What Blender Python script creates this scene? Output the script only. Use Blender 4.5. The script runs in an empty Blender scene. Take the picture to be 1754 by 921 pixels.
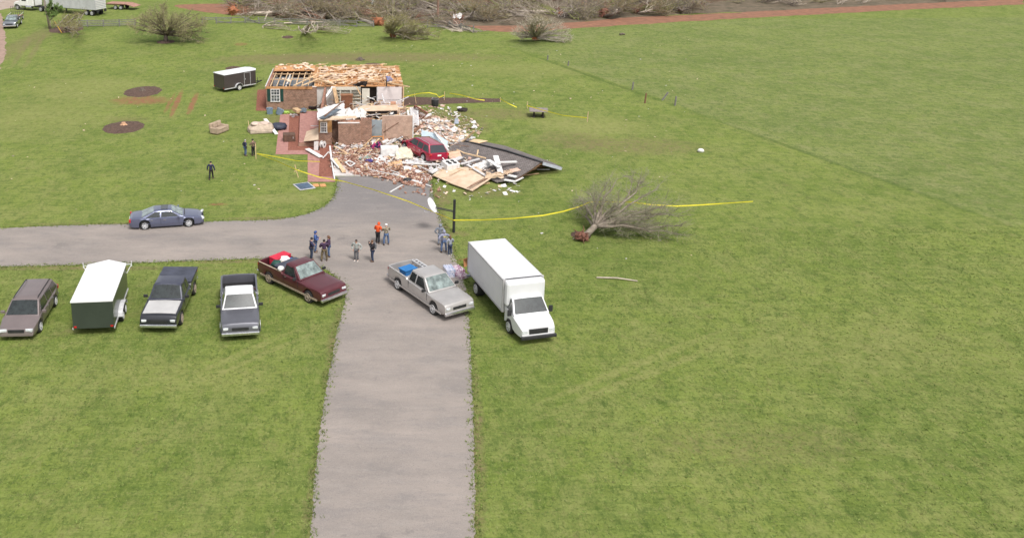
import bpy, math, random
from mathutils import Vector, Matrix, Euler
R = math.radians
PI = math.pi
scene = bpy.context.scene
C = scene.collection
# ------------------------------------------------------------------ camera, sky, sun, exposure
F_PX, TH, CAM_H, CX, CY = 1600.0, math.atan(470 / 1600), 22.7, 620.0, 250.0
cam = bpy.data.objects.new('camera', bpy.data.cameras.new('camera')); C.objects.link(cam)
cam.location = (0, 0, CAM_H); cam.rotation_euler = (R(90) - TH, 0, 0)
cam.data.sensor_width = 36; cam.data.lens = F_PX / 1754 * 36
cam.data.shift_x = (877 - CX) / 1754; cam.data.shift_y = -(460.5 - CY) / 1754
cam.data.clip_end = 3000; scene.camera = cam
SUN_EL, SUN_AZ = R(58), R(155)          # azimuth clockwise from north (+Y): high, behind the camera to the right
world = bpy.data.worlds.new("World"); scene.world = world; world.use_nodes = True
wn = world.node_tree; wn.nodes.clear()
sky = wn.nodes.new('ShaderNodeTexSky'); sky.sky_type = 'NISHITA'; sky.sun_disc = False
sky.sun_elevation = SUN_EL; sky.sun_rotation = SUN_AZ; sky.dust_density = 4; sky.air_density = 1.0
hs = wn.nodes.new('ShaderNodeHueSaturation'); hs.inputs['Saturation'].default_value = 0.22
bg = wn.nodes.new('ShaderNodeBackground'); bg.inputs['Strength'].default_value = 0.13
wo = wn.nodes.new('ShaderNodeOutputWorld')
wn.links.new(sky.outputs[0], hs.inputs['Color']); wn.links.new(hs.outputs[0], bg.inputs[0]); wn.links.new(bg.outputs[0], wo.inputs[0])
sl = bpy.data.lights.new('sun', 'SUN'); sl.energy = 1.8; sl.angle = R(15); sl.color = (1.0, 0.96, 0.91)
sun = bpy.data.objects.new('sun', sl); C.objects.link(sun)
sdir = Vector((math.sin(SUN_AZ) * math.cos(SUN_EL), math.cos(SUN_AZ) * math.cos(SUN_EL), math.sin(SUN_EL)))
sun.rotation_euler = sdir.to_track_quat('Z', 'Y').to_euler()
vs = scene.view_settings; vs.view_transform = 'Standard'; vs.look = 'None'; vs.gamma = 1; vs.use_curve_mapping = False
vs.exposure = .55
scene.cycles.max_bounces = 5; scene.cycles.diffuse_bounces = 3; scene.cycles.glossy_bounces = 2; scene.cycles.transparent_max_bounces = 6

def P(px, py, z=0.0):
    """survey: the point at height z that the photograph shows at this pixel"""
    a = (px - CX) / F_PX; b = (py - CY) / F_PX
    dy = math.cos(TH) - b * math.sin(TH); dz = -math.sin(TH) - b * math.cos(TH)
    t = (z - CAM_H) / dz
    return Vector((a * t, dy * t, z))

# ------------------------------------------------------------------ materials
MATS = {}
def mat(name, col, rough=.75, var=.25, scale=2.0, bump=0.0, metal=0.0, col2=None, coat=0.0, detail=5, stretch=(1, 1, 1), spec=.4, lo=.35, hi=.65):
    if name in MATS: return MATS[name]
    m = bpy.data.materials.new(name); m.use_nodes = True; nt = m.node_tree; N = nt.nodes; Lk = nt.links
    b = N['Principled BSDF']; b.inputs['Roughness'].default_value = rough; b.inputs['Metallic'].default_value = metal
    b.inputs['Specular IOR Level'].default_value = spec; b.inputs['Coat Weight'].default_value = coat; b.inputs['Coat Roughness'].default_value = .08
    tc = N.new('ShaderNodeTexCoord'); mp = N.new('ShaderNodeMapping'); mp.inputs['Scale'].default_value = stretch
    nz = N.new('ShaderNodeTexNoise'); nz.inputs['Scale'].default_value = scale; nz.inputs['Detail'].default_value = detail; nz.inputs['Roughness'].default_value = .65
    rp = N.new('ShaderNodeValToRGB'); rp.color_ramp.elements[0].position = lo; rp.color_ramp.elements[1].position = hi
    c2 = col2 or tuple(c * (1 - var) for c in col); c1 = col if col2 else tuple(min(1, c * (1 + var * .6)) for c in col)
    rp.color_ramp.elements[0].color = (*c2, 1); rp.color_ramp.elements[1].color = (*c1, 1)
    Lk.new(tc.outputs['Object'], mp.inputs[0]); Lk.new(mp.outputs[0], nz.inputs['Vector']); Lk.new(nz.outputs[0], rp.inputs[0]); Lk.new(rp.outputs[0], b.inputs['Base Color'])
    if bump:
        n2 = N.new('ShaderNodeTexNoise'); n2.inputs['Scale'].default_value = scale * 5; n2.inputs['Detail'].default_value = 4
        bp = N.new('ShaderNodeBump'); bp.inputs['Strength'].default_value = bump; bp.inputs['Distance'].default_value = .05
        Lk.new(mp.outputs[0], n2.inputs['Vector']); Lk.new(n2.outputs[0], bp.inputs['Height']); Lk.new(bp.outputs[0], b.inputs['Normal'])
    MATS[name] = m; return m

def brick_mat(name, c1, c2, mortar, order='XZ', bw=.21, bh=.075, ms=.012, big=.35):
    m = bpy.data.materials.new(name); m.use_nodes = True; nt = m.node_tree; N = nt.nodes; Lk = nt.links
    b = N['Principled BSDF']; b.inputs['Roughness'].default_value = .85; b.inputs['Specular IOR Level'].default_value = .25
    tc = N.new('ShaderNodeTexCoord'); sp = N.new('ShaderNodeSeparateXYZ'); cb = N.new('ShaderNodeCombineXYZ')
    Lk.new(tc.outputs['Object'], sp.inputs[0])
    Lk.new(sp.outputs[order[0]], cb.inputs['X']); Lk.new(sp.outputs[order[1]], cb.inputs['Y'])
    br = N.new('ShaderNodeTexBrick'); br.inputs['Scale'].default_value = 1; br.inputs['Brick Width'].default_value = bw; br.inputs['Row Height'].default_value = bh
    br.inputs['Mortar Size'].default_value = ms; br.inputs['Color1'].default_value = (*c1, 1); br.inputs['Color2'].default_value = (*c2, 1); br.inputs['Mortar'].default_value = (*mortar, 1)
    br.inputs['Bias'].default_value = -.1
    Lk.new(cb.outputs[0], br.inputs['Vector'])
    nz = N.new('ShaderNodeTexNoise'); nz.inputs['Scale'].default_value = 2.4; nz.inputs['Roughness'].default_value = .75; nz.inputs['Detail'].default_value = 8; Lk.new(tc.outputs['Object'], nz.inputs['Vector'])
    mr = N.new('ShaderNodeMapRange'); mr.inputs[1].default_value = .3; mr.inputs[2].default_value = .7; mr.inputs[3].default_value = 1 - big; mr.inputs[4].default_value = 1 + big * .7
    Lk.new(nz.outputs[0], mr.inputs[0])
    mx = N.new('ShaderNodeMix'); mx.data_type = 'RGBA'; mx.blend_type = 'MULTIPLY'; mx.inputs[0].default_value = 1
    Lk.new(br.outputs[0], mx.inputs[6]); Lk.new(mr.outputs[0], mx.inputs[7]); Lk.new(mx.outputs[2], b.inputs['Base Color'])
    bp = N.new('ShaderNodeBump'); bp.inputs['Strength'].default_value = .6; bp.inputs['Distance'].default_value = .01; bp.invert = True
    Lk.new(br.outputs['Fac'], bp.inputs['Height']); Lk.new(bp.outputs[0], b.inputs['Normal'])
    MATS[name] = m; return m

# ------------------------------------------------------------------ mesh builder
class MB:
    def __init__(s): s.v = []; s.f = []; s.mi = []
    def add(s, vs_, fs, mi=0):
        o = len(s.v); s.v += [tuple(v) for v in vs_]; s.f += [tuple(i + o for i in f) for f in fs]; s.mi += [mi] * len(fs); return s
    def box(s, c, d, rot=(0, 0, 0), mi=0):
        E_ = Euler(rot).to_matrix(); c = Vector(c)
        vs_ = [c + E_ @ Vector((x * d[0] / 2, y * d[1] / 2, z * d[2] / 2)) for x in (-1, 1) for y in (-1, 1) for z in (-1, 1)]
        return s.add(vs_, [(0, 1, 3, 2), (4, 6, 7, 5), (0, 4, 5, 1), (2, 3, 7, 6), (0, 2, 6, 4), (1, 5, 7, 3)], mi)
    def bb(s, x0, x1, y0, y1, z0, z1, mi=0): return s.box(((x0 + x1) / 2, (y0 + y1) / 2, (z0 + z1) / 2), (x1 - x0, y1 - y0, z1 - z0), mi=mi)
    def beam(s, a, b, w=.1, h=.04, mi=0, up=(0, 0, 1)):
        a = Vector(a); b = Vector(b); d = (b - a)
        if d.length < 1e-5: return s
        d.normalize(); u = Vector(up)
        if abs(d.dot(u)) > .98: u = Vector((1, 0, 0))
        sd = d.cross(u).normalized() * w / 2; n = sd.cross(d).normalized() * h / 2
        return s.loft([[p + sd + n, p - sd + n, p - sd - n, p + sd - n] for p in (a, b)], mi)
    def loft(s, rings, mi=0, cap=True):
        n = len(rings[0]); vs_ = [p for r in rings for p in r]; fs = []
        for i in range(len(rings) - 1):
            for j in range(n):
                k = (j + 1) % n
                fs.append((i * n + j, i * n + k, (i + 1) * n + k, (i + 1) * n + j))
        if cap: fs += [tuple(range(n))[::-1], tuple((len(rings) - 1) * n + j for j in range(n))]
        return s.add(vs_, fs, mi)
    def path(s, pts, rad, n=6, mi=0, cap=True):
        pts = [Vector(p) for p in pts]
        if not isinstance(rad, (list, tuple)): rad = [rad] * len(pts)
        rings = []; u = None
        for i, p in enumerate(pts):
            d = (pts[min(i + 1, len(pts) - 1)] - pts[max(i - 1, 0)])
            if d.length < 1e-6: d = Vector((0, 0, 1))
            d.normalize()
            if u is None: u = d.orthogonal().normalized()
            else:
                u = u - d * u.dot(d)
                u = u.normalized() if u.length > 1e-4 else d.orthogonal().normalized()
            w = d.cross(u)
            rings.append([p + (u * math.cos(2 * PI * k / n) + w * math.sin(2 * PI * k / n)) * rad[i] for k in range(n)])
        return s.loft(rings, mi, cap)
    def tube(s, a, b, r0, r1=None, n=6, mi=0): return s.path([a, b], [r0, r1 if r1 is not None else r0], n, mi)
    def lathe(s, prof, c=(0, 0, 0), n=16, axis='Z', mi=0):
        rings = []
        for r, h in prof:
            ring = []
            for k in range(n):
                a = 2 * PI * k / n; x, y = r * math.cos(a), r * math.sin(a)
                p = (x, y, h) if axis == 'Z' else ((x, h, y) if axis == 'Y' else (h, x, y))
                ring.append(Vector(c) + Vector(p))
            rings.append(ring)
        return s.loft(rings, mi)
    def prism(s, poly, z0, z1, mi=0):
        n = len(poly)
        vs_ = [(p[0], p[1], z0) for p in poly] + [(p[0], p[1], z1) for p in poly]
        fs = [tuple(range(n))[::-1], tuple(range(n, 2 * n))] + [(i, (i + 1) % n, n + (i + 1) % n, n + i) for i in range(n)]
        return s.add(vs_, fs, mi)
    def slab(s, pts, t=.04, mi=0, nrm=None):
        """flat panel with thickness from 3-D corner points"""
        pts = [Vector(p) for p in pts]; n = len(pts)
        nn = Vector(nrm) if nrm else (pts[1] - pts[0]).cross(pts[2] - pts[0]).normalized()
        vs_ = pts + [p + nn * t for p in pts]
        fs = [tuple(range(n))[::-1], tuple(range(n, 2 * n))] + [(i, (i + 1) % n, n + (i + 1) % n, n + i) for i in range(n)]
        return s.add(vs_, fs, mi)
    def ball(s, c, r, n=8, mi=0, sq=(1, 1, 1)):
        rings = []
        m = max(4, n // 2 + 1)
        for i in range(m + 1):
            a = PI * i / m; rr = max(.02, math.sin(a))
            rings.append([Vector(c) + Vector((r * sq[0] * rr * math.cos(2 * PI * k / n), r * sq[1] * rr * math.sin(2 * PI * k / n), -r * sq[2] * math.cos(a))) for k in range(n)])
        return s.loft(rings, mi)
    def build(s, name, mats, parent=None, smooth=False, bevel=0, loc=None):
        me = bpy.data.meshes.new(name); me.from_pydata(s.v, [], s.f)
        if not isinstance(mats, (list, tuple)): mats = [mats]
        for m in mats: me.materials.append(m)
        if len(mats) > 1: me.polygons.foreach_set('material_index', s.mi)
        if smooth: me.polygons.foreach_set('use_smooth', [True] * len(s.f))
        me.update()
        o = bpy.data.objects.new(name, me); C.objects.link(o)
        if parent: o.parent = parent
        if loc is not None: o.location = loc
        if smooth == 'auto':
            md = o.modifiers.new('es', 'EDGE_SPLIT'); md.split_angle = R(38)
        if bevel:
            md = o.modifiers.new('bv', 'BEVEL'); md.width = bevel; md.segments = 2; md.limit_method = 'ANGLE'; md.angle_limit = R(40)
        return o

def tag(o, label=None, cat=None, group=None, kind=None):
    if label: o['label'] = label
    if cat: o['category'] = cat
    if group: o['group'] = group
    if kind: o['kind'] = kind
    return o
def thing(name, label, cat, loc=(0, 0, 0), rz=0.0, group=None, rot=None):
    o = bpy.data.objects.new(name, None); C.objects.link(o); o.empty_display_size = .3
    o.location = loc; o.rotation_euler = rot or (0, 0, rz)
    return tag(o, label, cat, group)
def copy_tree(o, parent=None):
    c = o.copy(); C.objects.link(c)
    if parent: c.parent = parent
    for ch in list(o.children): copy_tree(ch, c)
    return c
def solo(mb, name, m, label, cat, loc, rz=0.0, group=None, smooth=False, bevel=0, rot=None):
    o = mb.build(name, m, smooth=smooth, bevel=bevel); o.location = loc; o.rotation_euler = rot or (0, 0, rz)
    return tag(o, label, cat, group)

def jag(poly, step, amp, seed):
    """subdivide a world polygon and roughen its outline"""
    rn = random.Random(seed); out = []
    for i in range(len(poly)):
        a = Vector(poly[i]); b = Vector(poly[(i + 1) % len(poly)]); n = max(1, int((b - a).length / step))
        for k in range(n):
            p = a.lerp(b, k / n); out.append((p.x + rn.uniform(-amp, amp), p.y + rn.uniform(-amp, amp)))
    return out
def smooth_poly(pts, n=6, closed=True):
    out = []; m = len(pts)
    rng = range(m) if closed else range(m - 1)
    for i in rng:
        g = lambda k: Vector(pts[(k) % m]) if closed else Vector(pts[max(0, min(m - 1, k))])
        p0, p1, p2, p3 = g(i - 1), g(i), g(i + 1), g(i + 2)
        for k in range(n):
            t = k / n
            out.append(.5 * ((2 * p1) + (-p0 + p2) * t + (2 * p0 - 5 * p1 + 4 * p2 - p3) * t * t + (-p0 + 3 * p1 - 3 * p2 + p3) * t ** 3))
    if not closed: out.append(Vector(pts[-1]))
    return out
def sheet(name, poly, z, m, jagstep=0, amp=0, seed=1, kind='structure'):
    poly = [(p[0], p[1]) for p in poly]
    if jagstep: poly = jag([Vector((x, y)) for x, y in poly], jagstep, amp, seed)
    mb = MB(); mb.add([(x, y, z) for x, y in poly], [tuple(range(len(poly)))])
    o = mb.build(name, m)
    # sheets must face up
    if o.data.polygons[0].normal.z < 0: o.data.flip_normals()
    return tag(o, kind=kind)
def pp(lst, z=0): return [P(x, y, z) for x, y in lst]
# ------------------------------------------------------------------ ground
def ground_material(name='lawn_grass', tint=(1, 1, 1)):
    m = bpy.data.materials.new(name); m.use_nodes = True; nt = m.node_tree; N = nt.nodes; Lk = nt.links
    b = N['Principled BSDF']; b.inputs['Roughness'].default_value = .9; b.inputs['Specular IOR Level'].default_value = .15
    tc = N.new('ShaderNodeTexCoord')
    def noise(scale, det=6, rough=.6, stretch=None, rot=0):
        n = N.new('ShaderNodeTexNoise'); n.inputs['Scale'].default_value = scale; n.inputs['Detail'].default_value = det; n.inputs['Roughness'].default_value = rough
        if stretch:
            mp = N.new('ShaderNodeMapping'); mp.inputs['Scale'].default_value = stretch; mp.inputs['Rotation'].default_value = (0, 0, rot)
            Lk.new(tc.outputs['Object'], mp.inputs[0]); Lk.new(mp.outputs[0], n.inputs['Vector'])
        else: Lk.new(tc.outputs['Object'], n.inputs['Vector'])
        return n.outputs[0]
    def mapr(src, a, c, lo=0, hi=1):
        r = N.new('ShaderNodeMapRange'); r.inputs[1].default_value = a; r.inputs[2].default_value = c; r.inputs[3].default_value = lo; r.inputs[4].default_value = hi
        Lk.new(src, r.inputs[0]); return r.outputs[0]
    def mix(f, A, B, mode='MIX'):
        x = N.new('ShaderNodeMix'); x.data_type = 'RGBA'; x.blend_type = mode
        for s_, v in ((0, f), (6, A), (7, B)):
            if isinstance(v, (tuple, float, int)): x.inputs[s_].default_value = v if s_ == 0 else (*v, 1)
            else: Lk.new(v, x.inputs[s_])
        return x.outputs[2]
    def math_(op, a, c=None):
        x = N.new('ShaderNodeMath'); x.operation = op
        for i, v in enumerate((a, c)):
            if v is None: continue
            if isinstance(v, (float, int)): x.inputs[i].default_value = v
            else: Lk.new(v, x.inputs[i])
        return x.outputs[0]
    T = lambda c: tuple(v * t_ for v, t_ in zip(c, tint))
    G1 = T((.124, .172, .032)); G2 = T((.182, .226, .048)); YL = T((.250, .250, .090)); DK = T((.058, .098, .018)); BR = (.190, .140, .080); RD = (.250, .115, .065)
    col = mix(mapr(noise(.10, 6, .6), .40, .60), G1, G2)
    col = mix(mapr(noise(.33, 7, .7, (1, .8, 1), .5), .46, .66, 0, .80), col, T((.225, .235, .080)))
    col = mix(mapr(noise(.42, 7, .72, (1, .7, 1), 1.2), .50, .68, 0, .70), col, T((.085, .122, .026)))
    col = mix(mapr(noise(1.5, 8, .7, (.22, 1.5, 1), .10), .50, .62, 0, .60), col, T((.220, .260, .070)))
    col = mix(mapr(noise(1.9, 8, .7, (.25, 1.4, 1), -.12), .51, .63, 0, .60), col, T((.080, .125, .024)))
    col = mix(mapr(noise(1.3, 8, .78, (1, .6, 1), .2), .50, .66, 0, .72), col, YL)
    col = mix(mapr(noise(1.9, 8, .78, (1, .55, 1)), .50, .62, 0, .75), col, DK)
    col = mix(mapr(noise(.75, 8, .8, (1, .7, 1), .8), .56, .70, 0, .50), col, BR)
    col = mix(mapr(noise(6.5, 6, .8, (1, .5, 1), .1), .50, .66, 0, .70), col, T((.215, .265, .070)))
    col = mix(mapr(noise(9.5, 5, .8, (1, .5, 1), -.1), .50, .66, 0, .70), col, T((.052, .088, .016)))
    wv = N.new('ShaderNodeTexWave'); wv.inputs['Scale'].default_value = .16; wv.inputs['Distortion'].default_value = 3.5; wv.inputs['Detail'].default_value = 3; wv.inputs['Detail Scale'].default_value = .6   # faint mower swaths
    mpw = N.new('ShaderNodeMapping'); mpw.inputs['Rotation'].default_value = (0, 0, .55); Lk.new(tc.outputs['Object'], mpw.inputs[0]); Lk.new(mpw.outputs[0], wv.inputs['Vector'])
    col = mix(mapr(wv.outputs['Fac'], .2, .8, 0, .10 if name == 'lawn_grass' else .0), col, T((.235, .270, .080)))
    # worn, muddy and yellowed patches, and darker green ones: (centre px, centre py, radius x m, radius y m, colour, strength)
    sep = N.new('ShaderNodeSeparateXYZ'); Lk.new(tc.outputs['Object'], sep.inputs[0])
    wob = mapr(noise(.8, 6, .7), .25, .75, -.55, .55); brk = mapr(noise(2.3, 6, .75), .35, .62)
    for e in [('e',) + e_ for e_ in PATCHES] + [('l',) + e_ for e_ in RUTS]:
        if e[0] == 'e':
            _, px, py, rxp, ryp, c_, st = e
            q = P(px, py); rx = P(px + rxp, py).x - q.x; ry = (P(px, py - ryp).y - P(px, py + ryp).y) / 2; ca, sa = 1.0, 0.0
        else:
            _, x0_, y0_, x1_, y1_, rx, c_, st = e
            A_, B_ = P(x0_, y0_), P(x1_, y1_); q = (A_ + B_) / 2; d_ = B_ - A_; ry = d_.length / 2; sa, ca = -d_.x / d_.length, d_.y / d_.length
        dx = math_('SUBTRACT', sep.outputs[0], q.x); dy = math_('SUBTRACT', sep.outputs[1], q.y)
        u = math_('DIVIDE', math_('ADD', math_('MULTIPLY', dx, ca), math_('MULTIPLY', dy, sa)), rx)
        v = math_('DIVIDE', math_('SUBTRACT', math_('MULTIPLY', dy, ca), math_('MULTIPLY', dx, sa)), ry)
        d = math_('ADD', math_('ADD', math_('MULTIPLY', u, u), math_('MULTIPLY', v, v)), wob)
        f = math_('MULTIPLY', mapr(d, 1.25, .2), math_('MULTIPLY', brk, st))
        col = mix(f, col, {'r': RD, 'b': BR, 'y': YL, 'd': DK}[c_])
    Lk.new(col, b.inputs['Base Color'])
    bp = N.new('ShaderNodeBump'); bp.inputs['Strength'].default_value = .8; bp.inputs['Distance'].default_value = .10
    Lk.new(noise(7, 5, .75, (.6, 1.2, 1)), bp.inputs['Height']); Lk.new(bp.outputs[0], b.inputs['Normal'])
    return m
# worn, yellowed and darker green places: (px, py, half width px, half height px, colour, strength) and ruts: (px0, py0, px1, py1, half width m, colour, strength)
PATCHES = [(640, 98, 230, 9, 'b', .9), (480, 102, 130, 9, 'b', .75), (412, 76, 12, 3, 'r', .9), (240, 172, 52, 8, 'r', 1.3), (215, 205, 40, 7, 'b', .6),
        (374, 350, 16, 2.5, 'r', 1), (225, 385, 22, 4, 'r', .8), (784, 400, 20, 5, 'b', 1), (1010, 215, 110, 18, 'y', .9), (1090, 250, 120, 16, 'b', .7), (980, 240, 70, 16, 'b', .6),
        (850, 195, 100, 10, 'b', .7), (775, 215, 70, 18, 'b', .9), (715, 200, 60, 18, 'b', .9), (60, 200, 150, 40, 'y', .6), (150, 150, 120, 20, 'y', .7), (500, 340, 90, 10, 'y', .8),
        (478, 208, 30, 14, 'b', .8), (452, 160, 24, 20, 'b', .5), (830, 330, 70, 10, 'b', .6), (30, 80, 26, 60, 'b', .7), (380, 447, 170, 4, 'b', .8), (100, 459, 300, 4, 'b', .8),
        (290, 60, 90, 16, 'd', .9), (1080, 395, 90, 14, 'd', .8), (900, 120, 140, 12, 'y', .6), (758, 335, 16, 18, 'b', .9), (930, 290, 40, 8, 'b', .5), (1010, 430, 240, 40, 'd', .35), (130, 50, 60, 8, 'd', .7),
        (470, 374, 100, 3, 'b', .8), (240, 384, 220, 3, 'b', .7), (1500, 600, 260, 60, 'y', .5), (1300, 760, 220, 40, 'b', .4), (300, 640, 200, 30, 'y', .5)]
RUTS = [(292, 200, 312, 155, .34, 'r', 1.6), (322, 196, 338, 158, .34, 'r', 1.6), (280, 196, 300, 160, .25, 'r', 1.1), (40, 118, 78, 56, .5, 'b', .7), (20, 115, 55, 60, .5, 'b', .7), (430, 110, 690, 96, .8, 'b', .5), (740, 315, 806, 600, .55, 'b', .95), (806, 600, 816, 1000, .5, 'b', .9), (592, 500, 560, 700, .5, 'b', .9), (560, 700, 526, 1000, .45, 'b', .9), (880, 84, 1200, 197, .45, 'd', .9), (1200, 197, 1754, 396, .4, 'd', .8), (330, 640, 520, 560, .25, 'y', .8), (340, 655, 530, 572, .25, 'y', .8), (900, 700, 1250, 560, .3, 'y', .8), (905, 722, 1265, 578, .3, 'y', .8), (0, 600, 300, 520, .4, 'b', .4)]
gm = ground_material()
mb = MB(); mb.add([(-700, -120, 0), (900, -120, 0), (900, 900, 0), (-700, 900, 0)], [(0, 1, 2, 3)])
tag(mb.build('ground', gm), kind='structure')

# pasture beyond the old fence line, a greyer longer green
past = ground_material('pasture', (1.03, 1.0, 1.22))
sheet('pasture', [P(872, 80), P(930, 97), P(1040, 137), P(1200, 196), P(1500, 305), P(1754, 395), P(1754, 30), P(1300, 33), P(1200, 37), P(1100, 42), P(980, 49), P(900, 68)], .004, past, 1.2, .25, 3)
# forest floor: bare litter under the felled wood
litter = mat('forest_litter', (.160, .120, .080), .95, col2=(.070, .060, .034), scale=.7, detail=9, bump=.8, lo=.35, hi=.62)
sheet('woodland_floor', [P(380, 22), P(480, 32), P(640, 36), P(760, 44), P(850, 52), P(960, 42), P(1100, 30), P(1200, 24), P(1754, 4), (150, 330, 0), (-30, 330, 0), P(400, -20)], .008, litter, 2, .8, 5)
redsoil = mat('red_clay', (.290, .135, .080), .95, col2=(.170, .085, .052), scale=.9, detail=9, bump=.5)
road_r = smooth_poly([P(800, 44), P(900, 44), P(1000, 37), P(1100, 29), P(1200, 25), P(1500, 10), P(1754, -2)], 5, False)
road_l = smooth_poly([P(1754, 8), P(1500, 20), P(1200, 36), P(1100, 42), P(1000, 48), P(900, 55), P(830, 53)], 5, False)
sheet('dirt_track', road_r + road_l, .012, redsoil, 1.5, .3, 7)
sheet('clay_scrape', smooth_poly(pp([(300, 10), (350, 7), (410, 9), (430, 22), (400, 26), (330, 18)]), 4), .012, redsoil, .8, .25, 8)
# gravel farm road and lane at the upper left
gravel = mat('gravel_road', (.400, .320, .270), .95, col2=(.290, .220, .180), scale=1.2, detail=10, bump=.6, stretch=(.6, 1, 1))
sheet('gravel_road', smooth_poly([P(-260, 60), P(-60, 28), P(20, 14), P(60, 4), P(110, -12), P(240, -40), (-60, 330, 0), (-160, 330, 0), (-160, 180, 0)], 4), .010, gravel, 1, .3, 9)
sheet('gravel_lane', smooth_poly([P(-2, 22), P(7, 50), P(10, 75), P(4, 110), P(-40, 170), P(-120, 260), P(-170, 250), P(-90, 150), P(-55, 90), P(-40, 40)], 5), .014, mat('lane', (.360, .250, .200), .95, col2=(.240, .165, .125), scale=1.4, detail=9, bump=.5), .8, .2, 10)

# asphalt drive: lane from the left, apron to the garage, then on towards the viewer
def drive_material():
    m = mat('old_asphalt', (.305, .262, .232), .93, col2=(.208, .184, .168), scale=.35, detail=11, bump=.45, stretch=(.55, 1.3, 1), lo=.32, hi=.66)
    nt = m.node_tree; N = nt.nodes; Lk = nt.links; b = N['Principled BSDF']; src = b.inputs['Base Color'].links[0].from_socket
    tc = [n for n in N if n.type == 'TEX_COORD'][0]
    def mixin(src, fac, col):
        x = N.new('ShaderNodeMix'); x.data_type = 'RGBA'; Lk.new(fac, x.inputs[0]); Lk.new(src, x.inputs[6]); x.inputs[7].default_value = (*col, 1); return x.outputs[2]
    def nz(scale, a, c, hi, st=(1, 1, 1)):
        mp = N.new('ShaderNodeMapping'); mp.inputs['Scale'].default_value = st; n = N.new('ShaderNodeTexNoise'); n.inputs['Scale'].default_value = scale; n.inputs['Detail'].default_value = 8; n.inputs['Roughness'].default_value = .75
        r = N.new('ShaderNodeMapRange'); r.inputs[1].default_value = a; r.inputs[2].default_value = c; r.inputs[4].default_value = hi
        Lk.new(tc.outputs['Object'], mp.inputs[0]); Lk.new(mp.outputs[0], n.inputs['Vector']); Lk.new(n.outputs[0], r.inputs[0]); return r.outputs[0]
    # bare grey asphalt where the clay wash is thin: towards the garage (north) 
    sp = N.new('ShaderNodeSeparateXYZ'); Lk.new(tc.outputs['Object'], sp.inputs[0])
    r1 = N.new('ShaderNodeMapRange'); r1.inputs[1].default_value = 57.5; r1.inputs[2].default_value = 62.5; r1.inputs[4].default_value = .85; Lk.new(sp.outputs[1], r1.inputs[0])
    src = mixin(src, r1.outputs[0], (.168, .156, .156))
    src = mixin(src, nz(.45, .50, .68, .55, (.5, 1.6, 1)), (.175, .162, .160))
    src = mixin(src, nz(6, .55, .75, .5), (.36, .33, .30))
    src = mixin(src, nz(1.2, .52, .70, .4, (.35, 1.3, 1)), (.33, .295, .265))
    src = mixin(src, nz(1.6, .54, .72, .45, (.45, 1.2, 1)), (.17, .155, .15))
    src = mixin(src, nz(22, .52, .66, .6), (.12, .11, .11))
    src = mixin(src, nz(31, .56, .68, .6), (.44, .41, .38))
    vo = N.new('ShaderNodeTexVoronoi'); vo.feature = 'DISTANCE_TO_EDGE'; vo.inputs['Scale'].default_value = .22; nw = N.new('ShaderNodeTexNoise'); nw.inputs['Scale'].default_value = 1.6; nw.inputs['Detail'].default_value = 6
    va = N.new('ShaderNodeMix'); va.data_type = 'VECTOR'; va.inputs[0].default_value = .35; Lk.new(tc.outputs['Object'], nw.inputs['Vector']); Lk.new(tc.outputs['Object'], va.inputs[4]); Lk.new(nw.outputs['Color'], va.inputs[5]); Lk.new(va.outputs[1], vo.inputs['Vector'])
    rc = N.new('ShaderNodeMapRange'); rc.inputs[1].default_value = .010; rc.inputs[2].default_value = .0; rc.inputs[4].default_value = .7; Lk.new(vo.outputs['Distance'], rc.inputs[0])
    src = mixin(src, nz(.28, .60, .66, .5), (.135, .122, .118))   # patches and stains
    Lk.new(src, b.inputs['Base Color'])
    return m
asph = drive_material()
drive = smooth_poly(pp([(-260, 398), (-100, 394), (0, 391), (120, 386), (240, 383), (370, 379), (470, 376), (520, 368), (556, 353), (572, 335), (577, 316)]), 4, False) + pp([(577, 303), (737, 300)]) \
    + smooth_poly(pp([(740, 318), (744, 345), (757, 380), (768, 410), (779, 440), (790, 470), (800, 505), (806, 600), (812, 760), (815, 1100)]), 4, False) \
    + smooth_poly(pp([(520, 1100), (545, 760), (575, 580), (592, 505), (583, 482), (562, 464), (535, 452), (495, 444), (440, 443), (360, 446), (240, 450), (120, 454), (0, 457), (-120, 461), (-300, 470)]), 4, False)
sheet('driveway', drive, .016, asph, .14, .05, 11)
# darker soil strip and mulch rings
mulch = mat('mulch', (.135, .085, .062), .95, col2=(.060, .036, .028), scale=5, detail=8, bump=.9)
bed = mat('red_mulch', (.300, .120, .080), .95, col2=(.170, .060, .040), scale=6, detail=8, bump=.8)
def ring(px, py, rxp, ryp, seed, z=.006):
    c = P(px, py); rx = P(px + rxp, py).x - c.x; ry = (P(px, py - ryp).y - P(px, py + ryp).y) / 2; rn = random.Random(seed)
    poly = [(c.x + rx * math.cos(a * PI / 20) * (1 + rn.uniform(-.06, .06)), c.y + ry * math.sin(a * PI / 20) * (1 + rn.uniform(-.06, .06))) for a in range(40)]
    mb = MB(); n = len(poly)
    vs_ = [(x, y, z) for x, y in poly] + [(c.x + (x - c.x) * .6, c.y + (y - c.y) * .6, z + .09 + rn.uniform(0, .05)) for x, y in poly] + [(c.x, c.y, z + .12)]
    fs = [(i, (i + 1) % n, n + (i + 1) % n, n + i) for i in range(n)] + [(n + i, n + (i + 1) % n, 2 * n) for i in range(n)]
    mb.add(vs_, fs); tag(mb.build('mulch_bed', mulch), kind='structure')
ring(245, 157, 31, 9.5, 1); ring(212, 218, 34, 11, 2); ring(640, 112, 17, 4, 3); ring(493, 64, 10, 2.6, 4); ring(113, 51, 28, 6, 5); ring(284, 72, 15, 3.5, 6); ring(400, 117, 14, 3.4, 7); ring(995, 403, 17, 7, 8)
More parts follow.
